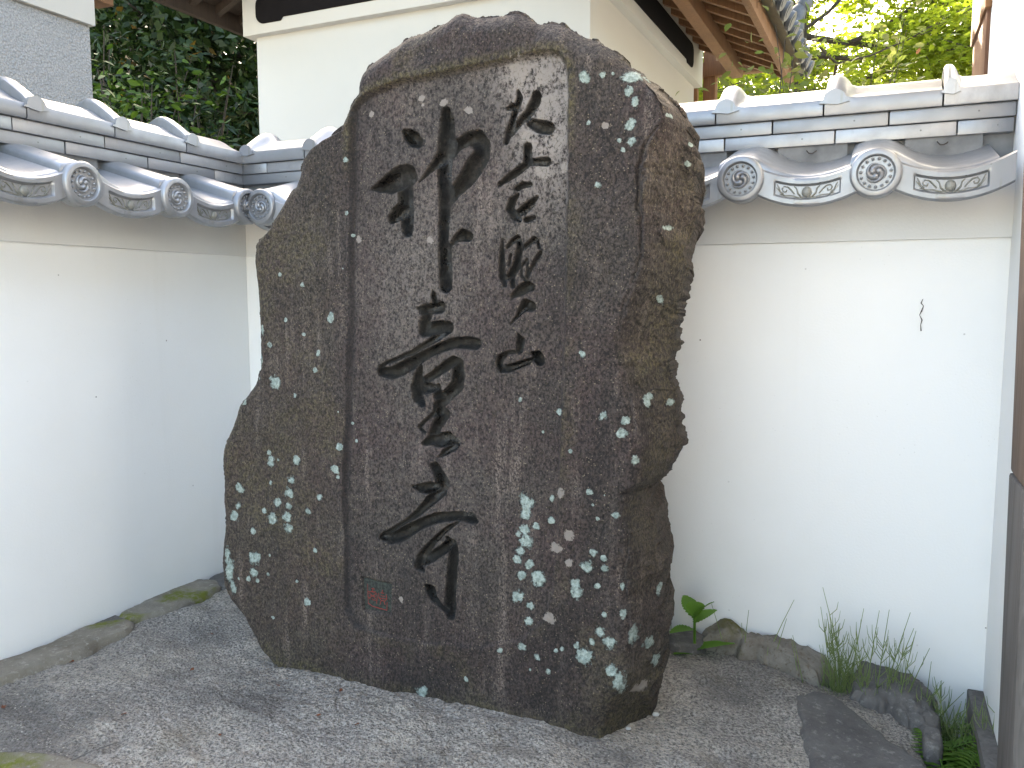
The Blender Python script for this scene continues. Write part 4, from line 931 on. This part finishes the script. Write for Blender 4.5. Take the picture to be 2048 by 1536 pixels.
def shrub(name, loc, w_, h, n, tmpl, leaf, mat, label, seed, group, stems=12, upb=.5, zmin=.15, tlo=.25, sr=.018):
    rng = np.random.default_rng(seed); T_ = empty(name, loc, 0, label, 'shrub', group); m = MB(); E_ = []
    for i in range(stems):
        a = rng.uniform(0, 6.28); r_ = w_ * rng.uniform(.2, 1); tip = Vector((r_ * math.cos(a), r_ * math.sin(a), h * rng.uniform(.55, 1)))
        mid_ = tip * .5 + Vector((0, 0, h * .12)); m.tube([(0, 0, -.05), tuple(mid_), tuple(tip)], [sr, sr * .65, sr * .25], 5)
        for j in range(10):
            t = rng.uniform(tlo, 1); E_.append(np.array(tip) * t + rng.normal(size=3) * np.array([.18, .18, .14]) * w_)
    m.build('stems', BARK, T_, 60)
    E_ = np.array(E_); ii = rng.integers(0, len(E_), n); P = E_[ii] + rng.normal(size=(n, 3)) * leaf * 1.6; P = P[P[:, 2] > zmin * h]; n = len(P)
    ax = rng.normal(size=(n, 3)); ax[:, 2] = ax[:, 2] * .4 - .25
    foliage('foliage', P, ax, leaf * rng.uniform(.6, 1.25, n), tmpl, mat, T_, upb, rng); return T_
gy = 'young shrubs behind the right wall'
shrub('young_shrub', gp(1500, 4.6), .35, 2.95, 900, ELL, .07, LEAF_YOUNG, 'young shrub with pale yellow leaves rising above the right wall ridge', 31, gy, 12, .6, .6, .72, .008)
shrub('young_shrub', gp(1650, 5.6), .55, 3.4, 1500, ELL, .07, LEAF_YOUNG, 'young shrub with reddish tips between storehouse eaves and maples', 32, gy, 16, .6, .6, .72, .008)

# dark wooded bank behind the left wall
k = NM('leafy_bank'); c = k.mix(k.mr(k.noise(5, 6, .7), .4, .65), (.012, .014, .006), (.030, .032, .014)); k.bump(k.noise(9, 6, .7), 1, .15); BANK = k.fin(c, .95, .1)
V = []; FF = []; nx_, ny_ = 60, 30
for i in range(nx_ + 1):
    for j in range(ny_ + 1):
        x = -16 + 15.2 * i / nx_; t = j / ny_; y = 9.6 + 9 * t; z = 9.0 * t ** .75 * min(1, (1 - i / nx_) * 4) - .1
        V.append((x, y, z + .5 * float(fbm(np.array([x * .8]), np.array([y * .8]), 4)[0])))
for i in range(nx_):
    for j in range(ny_): a = i * (ny_ + 1) + j; FF.append((a, a + ny_ + 1, a + ny_ + 2, a + 1))
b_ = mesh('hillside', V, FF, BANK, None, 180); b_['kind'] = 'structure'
gs = 'shrubs on the dark bank behind the left wall'
shrub('broadleaf_shrub', gp(285, 8.2), .9, 3.6, 4200, ELL, .10, LEAF_MID, 'mid green broadleaf shrub beside the grey building', 41, gs, 20)
shrub('broadleaf_shrub', gp(330, 9.0), .8, 3.9, 3600, ELL, .10, LEAF_MID, 'lighter leafy shrub under the storehouse left eave', 42, gs, 18)
shrub('broadleaf_shrub', gp(430, 8.8), .9, 3.3, 5000, SLIM, .13, LEAF_BLUE, 'glossy blue green shrub against the storehouse left corner', 43, gs, 22)
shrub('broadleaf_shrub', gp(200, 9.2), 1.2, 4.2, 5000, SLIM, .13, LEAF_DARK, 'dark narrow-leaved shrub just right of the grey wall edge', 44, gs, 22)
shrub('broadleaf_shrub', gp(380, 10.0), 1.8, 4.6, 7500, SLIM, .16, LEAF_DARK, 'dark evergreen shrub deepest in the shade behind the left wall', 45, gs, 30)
# tall evergreens on the bank, added out of view to shade hedge and yard
def evergreen(loc, h, w_, label, seed, n=22000):
    rng = np.random.default_rng(seed); T_ = empty('shade_evergreen', loc, 0, label, 'tree', 'evergreens added on the bank for shade'); m = MB()
    m.tube([(0, 0, -.3), (.1, 0, h * .4), (0, .1, h)], [.28, .2, .04], 10)
    P = []
    for i in range(46):
        z = h * rng.uniform(.25, 1); a = rng.uniform(0, 6.28); L = w_ * (1.15 - z / h) * rng.uniform(.6, 1.1) + .4
        e = Vector((L * math.cos(a), L * math.sin(a), z + .1 * L)); m.tube([(0, 0, z), tuple(e)], [.05, .012], 5)
        for t in np.linspace(.3, 1, 7): P.append((e.x * t, e.y * t, z + .1 * L * t))
    m.build('trunk', BARK, T_, 60); P = np.array(P); ii = rng.integers(0, len(P), n); q = P[ii] + rng.normal(size=(n, 3)) * .34
    ax = rng.normal(size=(n, 3)); foliage('crown', q, ax, .15 * rng.uniform(.6, 1.2, n), RHOMB, LEAF_DARK, T_, .5, rng)
for i, (x, y, h, w_) in enumerate([(-7.5, 12.5, 5.5, 2.6), (-4.4, 12.5, 5.0, 2.6), (-1.9, 13.0, 5.0, 2.4), (-10.5, 14.0, 6, 2.8)]):
    evergreen((x, y, 2.2), h, w_, ['evergreen added for shade on the bank left of the grey building', 'evergreen added for shade on the bank above the dark shrubs', 'evergreen added for shade behind the storehouse roof', 'outermost evergreen added for shade on the bank at the far left'][i], 60 + i)

# ------------------------------------------------------------------ weeds in the planting bed
WEED = M_leaf('weed_leaf', (.13, .29, .04), (.16, .32, .055), None, .45)
STEM = M_leaf('horsetail_green', (.16, .22, .075), (.24, .30, .11), None, .3)
FERN = M_leaf('fern_leaf', (.09, .19, .025), (.13, .23, .04), None, .4)
def wp(px, py, y): x, z = rl(px, py, y); return Rw(x, y, z)
# broadleaf weed
b0 = wp(1388, 1275, -.10); bz = ZB + .12
wd = empty('broadleaf_weed', (b0[0], b0[1], bz), 0, 'small broadleaf weed with bright green toothed leaves right of the stele foot', 'weed')
m = MB(); ht = float(wp(1385, 1225, -.10)[2] - bz); m.tube([(0, 0, -.05), (.002, 0, ht * .5), (0, 0, ht)], [.005, .0042, .003], 6); mesh_ = m.build('stem', WEED, wd, 60)
at_ = mesh_.data.attributes.new('rnd', 'FLOAT', 'POINT'); at_.data.foreach_set('value', [.6] * len(mesh_.data.vertices))
def toothed(L, W_):
    pts = []; nT = 9
    for i in range(nT + 1):
        t = i / nT; wv = W_ * math.sin(math.pi * min(1, t * .93 + .07)) ** .8 * (1 - .25 * t); pts.append((t * L, wv)); 
        if i < nT: pts.append(((t + .6 / nT) * L, wv * .86))
    v = [(x, 0, 0.02 * L * math.sin(3 * x / L) - .25 * x * x / L) for x, _ in pts] + [(x, y, .25 * y - .25 * x * x / L) for x, y in pts] + [(x, -y, .25 * y - .25 * x * x / L) for x, y in pts]
    n = len(pts); f = []
    for i in range(n - 1): f += [(i, i + 1, n + i + 1, n + i), (i + 1, i, 2 * n + i, 2 * n + i + 1)]
    return np.array(v), f
for az, el, L, z in ((185, 14, .060, .40), (-5, 26, .066, .45), (200, 15, .045, .75), (20, 35, .045, .85), (100, 40, .05, .92), (260, 60, .052, .95), (320, 62, .05, .9)):
    L *= 1.55; v, f = toothed(L, L * .36); Mx = Matrix.Rotation(R(az), 3, 'Z') @ Matrix.Rotation(R(-el), 3, 'Y')
    v = np.array([tuple(Mx @ Vector(p)) for p in v]) + np.array([0, 0, ht * z]); mesh('leaf', v, f, WEED, wd, 60, dict(rnd=np.full(len(v), random.random())))
def horsetail(px, pybase, pytip, y, n, spr, whorl, label, seed, gr='horsetail clumps in the planting bed'):
    rng = np.random.default_rng(seed); b = wp(px, pybase, y); z0 = ZB - .02; top = float(wp(px, pytip, y)[2])
    T_ = empty('horsetail', (b[0], b[1], z0), 0, label, 'horsetail', gr)
    for i in range(n):
        m = MB(); lean = rng.uniform(-1, 1) * spr; ly = rng.uniform(-.6, .3) * spr * .6; H = (top - z0) * rng.uniform(.62, 1.0) if i else top - z0
        bx = rng.uniform(-.018, .018) * (1 + n / 6)
        pts = [eR * (bx + lean * t ** 1.4 * H) - nR * (ly * t * H) + np.array([0, 0, H * t]) for t in np.linspace(0, 1, 7)]
        m.tube(pts, [.0019, .0018, .0016, .0014, .0012, .0009, .0006], 5)
        if whorl:
            for q in range(int(whorl * 13)):
                t = rng.uniform(.3, .86); p = pts[int(t * 6)] * (1 - (t * 6) % 1) + pts[min(6, int(t * 6) + 1)] * ((t * 6) % 1)
                a = rng.uniform(0, 6.28); Lb = .075 * (1.1 - t) + .02
                e = p + np.array([math.cos(a) * .45, math.sin(a) * .45, .9]) * Lb; m.tube([p, (p + e) / 2 + np.array([math.cos(a), math.sin(a), -.2]) * .006, e], [.0009, .0008, .0004], 4)
        o = m.build('stem', STEM, T_, 60); at_ = o.data.attributes.new('rnd', 'FLOAT', 'POINT'); at_.data.foreach_set('value', [float(rng.random())] * len(o.data.vertices))
    return T_
horsetail(1332, 1275, 1228, -.05, 4, .25, 0, 'few thin horsetail blades touching the stele foot on its right', 81)
horsetail(1512, 1262, 1192, -.06, 8, .30, 0, 'bare fan of horsetail stems behind the rusty rock', 82)
horsetail(1625, 1310, 1262, -.08, 4, .45, 0, 'sparse low horsetail stems just right of the rusty rock', 83)
horsetail(1672, 1320, 1212, -.10, 7, .20, 1.5, 'bushy horsetail clump with whorled branches left of the dark rock', 84)
horsetail(1722, 1320, 1182, -.10, 8, .22, 1.5, 'tallest horsetail clump with long tip behind the dark rock', 85)
horsetail(1775, 1330, 1238, -.10, 8, .5, .9, 'leaning horsetail clump above the right end of the dark rock', 86)
horsetail(1868, 1430, 1326, -.12, 7, .35, 1.0, 'horsetail clump growing right of the dark rock', 87)
horsetail(1905, 1500, 1360, -.16, 6, .35, 1.2, 'horsetail clump at the foot of the right wall by the plinth side', 88)
horsetail(1960, 1530, 1372, -.20, 4, .25, 1.0, 'horsetail clump in front of the skirting board', 89)
def fern(loc, n, L, label, seed, lean=(0, 0)):
    rng = np.random.default_rng(seed); T_ = empty('fern', tuple(loc), 0, label, 'fern', 'ferns in the planting bed')
    for i in range(n):
        a = 2 * math.pi * i / n + rng.uniform(-.3, .3); d = np.array([math.cos(a) + lean[0], math.sin(a) + lean[1], 0]); d /= np.linalg.norm(d); Ls = L * rng.uniform(.7, 1.1)
        P = []; AX = []; SZ = []; prev = None; perp = np.array([-d[1], d[0], 0]); m = MB(); sp_ = []
        for t in np.linspace(.0, 1, 22):
            p = d * Ls * t * .8 + np.array([0, 0, Ls * (1.1 * t - .75 * t * t)]); sp_.append(p)
            if t > .12:
                for s in (-1, 1): P.append(p); AX.append(perp * s + d * .45); SZ.append(Ls * .30 * (1 - t) ** .7 + .006)
        m.tube(sp_[::3], .0014, 4); ob = m.build('frond', FERN, T_, 60); at_ = ob.data.attributes.new('rnd', 'FLOAT', 'POINT'); at_.data.foreach_set('value', [.4] * len(ob.data.vertices))
        foliage('pinnae', np.array(P), np.array(AX), np.array(SZ), SLIM, FERN, ob, .95, rng)
fern(Rw(XEND - .16, -.26, ZB + .06), 9, .24, 'green fern at the bottom right corner in front of the post', 91)
fern(Rw(XEND - .34, -.12, ZB + .04), 8, .22, 'fern growing between plinth side and right wall', 92)
fern(Rw(XEND - .08, -.40, ZB + .06), 9, .26, 'bright fern beside the weathered post base', 93)
rng = np.random.default_rng(95)
for q, (px, py, yo, lb) in enumerate([(1920, 1470, -.14, 'leafy bedstraw weed left of the skirting board'), (1955, 1440, -.12, 'leafy bedstraw weed climbing in front of the skirting board'), (1925, 1530, -.22, 'low leafy weed at the bottom edge by the plinth')]):
    b = wp(px, py, yo); T_ = empty('leafy_weed', (b[0], b[1], ZB - .02), 0, lb, 'weed', 'leafy weeds by the wall foot'); H = float(b[2]) - ZB + .06
    P = []; AX = []
    for s in range(5):
        m = MB(); ln = rng.uniform(-.25, .25, 2); pts = [np.array([ln[0] * t * H, ln[1] * t * H, H * t * (.7 + .06 * s)]) for t in np.linspace(0, 1, 6)]
        m.tube(pts, .0014, 4); ob = m.build('stem', STEM, T_, 60); at_ = ob.data.attributes.new('rnd', 'FLOAT', 'POINT'); at_.data.foreach_set('value', [.5] * len(ob.data.vertices))
        for t in np.linspace(.25, 1, 12):
            p = np.array([np.interp(t, np.linspace(0, 1, 6), [x[i] for x in pts]) for i in range(3)])
            for j in range(5): a = rng.uniform(0, 6.28); P.append(p); AX.append((math.cos(a), math.sin(a), .5))
    foliage('leaves', np.array(P), np.array(AX), rng.uniform(.012, .024, len(P)), SLIM, FERN, T_, .6, rng)

# ------------------------------------------------------------------ litter on the plinth
DRY = M_plain('dry_red_leaf', (.20, .065, .03), .8, .3, 0, .5)
def litter(px, py, L, label, yaw):
    p = hit_z(px, py, ZS); zz_ = float(p[2] + ztop(np.array([p[0]]), np.array([p[1]]), 0)[0]) + .002
    m = MB(); n = 6; v = []
    for i in range(n + 1):
        t = i / n; wv = L * .28 * math.sin(math.pi * (t * .9 + .05)); v += [(L * (t - .5), -wv, .18 * L * abs(2 * t - 1) + .12 * wv), (L * (t - .5), 0, .03 * L), (L * (t - .5), wv, .25 * L * t + .2 * wv)]
    f = []
    for i in range(n):
        for j in (0, 1): a = 3 * i + j; f.append((a, a + 3, a + 4, a + 1))
    o = mesh('dry_leaf', v, f, DRY, None, 60, loc=(p[0], p[1], zz_)); o.rotation_euler = (0, 0, yaw); tag(o, label, 'leaf', 'dry leaves on the plinth')
for i, (px, py, L, lb) in enumerate([(142, 1322, .013, 'reddish dry leaf scrap by the edge of the long left stone'), (384, 1332, .012, 'orange dry leaf scrap on bare mortar left of the stele foot'), (424, 1268, .008, 'tiny red leaf scrap uphill left of the stele'), (248, 1434, .010, 'brown leaf scrap on the pale mortar patch at left'), (440, 1472, .010, 'red leaf scrap near the bottom edge, left of the stele'), (636, 1432, .010, 'red leaf scrap on mortar below the stele left foot'), (682, 1378, .012, 'dry leaf scrap lying at the front foot of the stele'), (556, 1368, .008, 'small red scrap close to the stele left corner'), (714, 1448, .010, 'yellowish leaf scrap on mortar in front of the stele'), (8, 1418, .016, 'red leaf scrap at the left picture edge')]):
    litter(px, py, L * 1.15, lb, i * 1.3)
a, b_ = hit_z(142, 1522, ZS + .012), hit_z(236, 1484, ZS + .012); m = MB(); m.tube([a, a * .6 + b_ * .4 + np.array([0, 0, .003]), b_], [.0016, .0014, .0009], 5)
tag(m.build('twig', WOOD_GREY, None, 60), 'thin dry grey twig lying on the mortar at lower left', 'twig')
PEB = M_plain('white_pebble', (.55, .53, .50), .7)
for px, py, r_, lb in ((1257, 1446, .006, 'small white pebble at the right front foot of the stele'), (1312, 1412, .008, 'pale flat pebble beside the stele right corner')):
    p = hit_z(px, py, ZS); z_ = float(p[2] + ztop(np.array([p[0]]), np.array([p[1]]), 0)[0])
    m = MB(); m.sphere((0, 0, 0), (r_, r_ * .8, r_ * .6), 10, 7); tag(m.build('pebble', PEB, None, 60, loc=(p[0], p[1], z_ + r_ * .3)), lb, 'pebble', 'pebbles on the plinth')
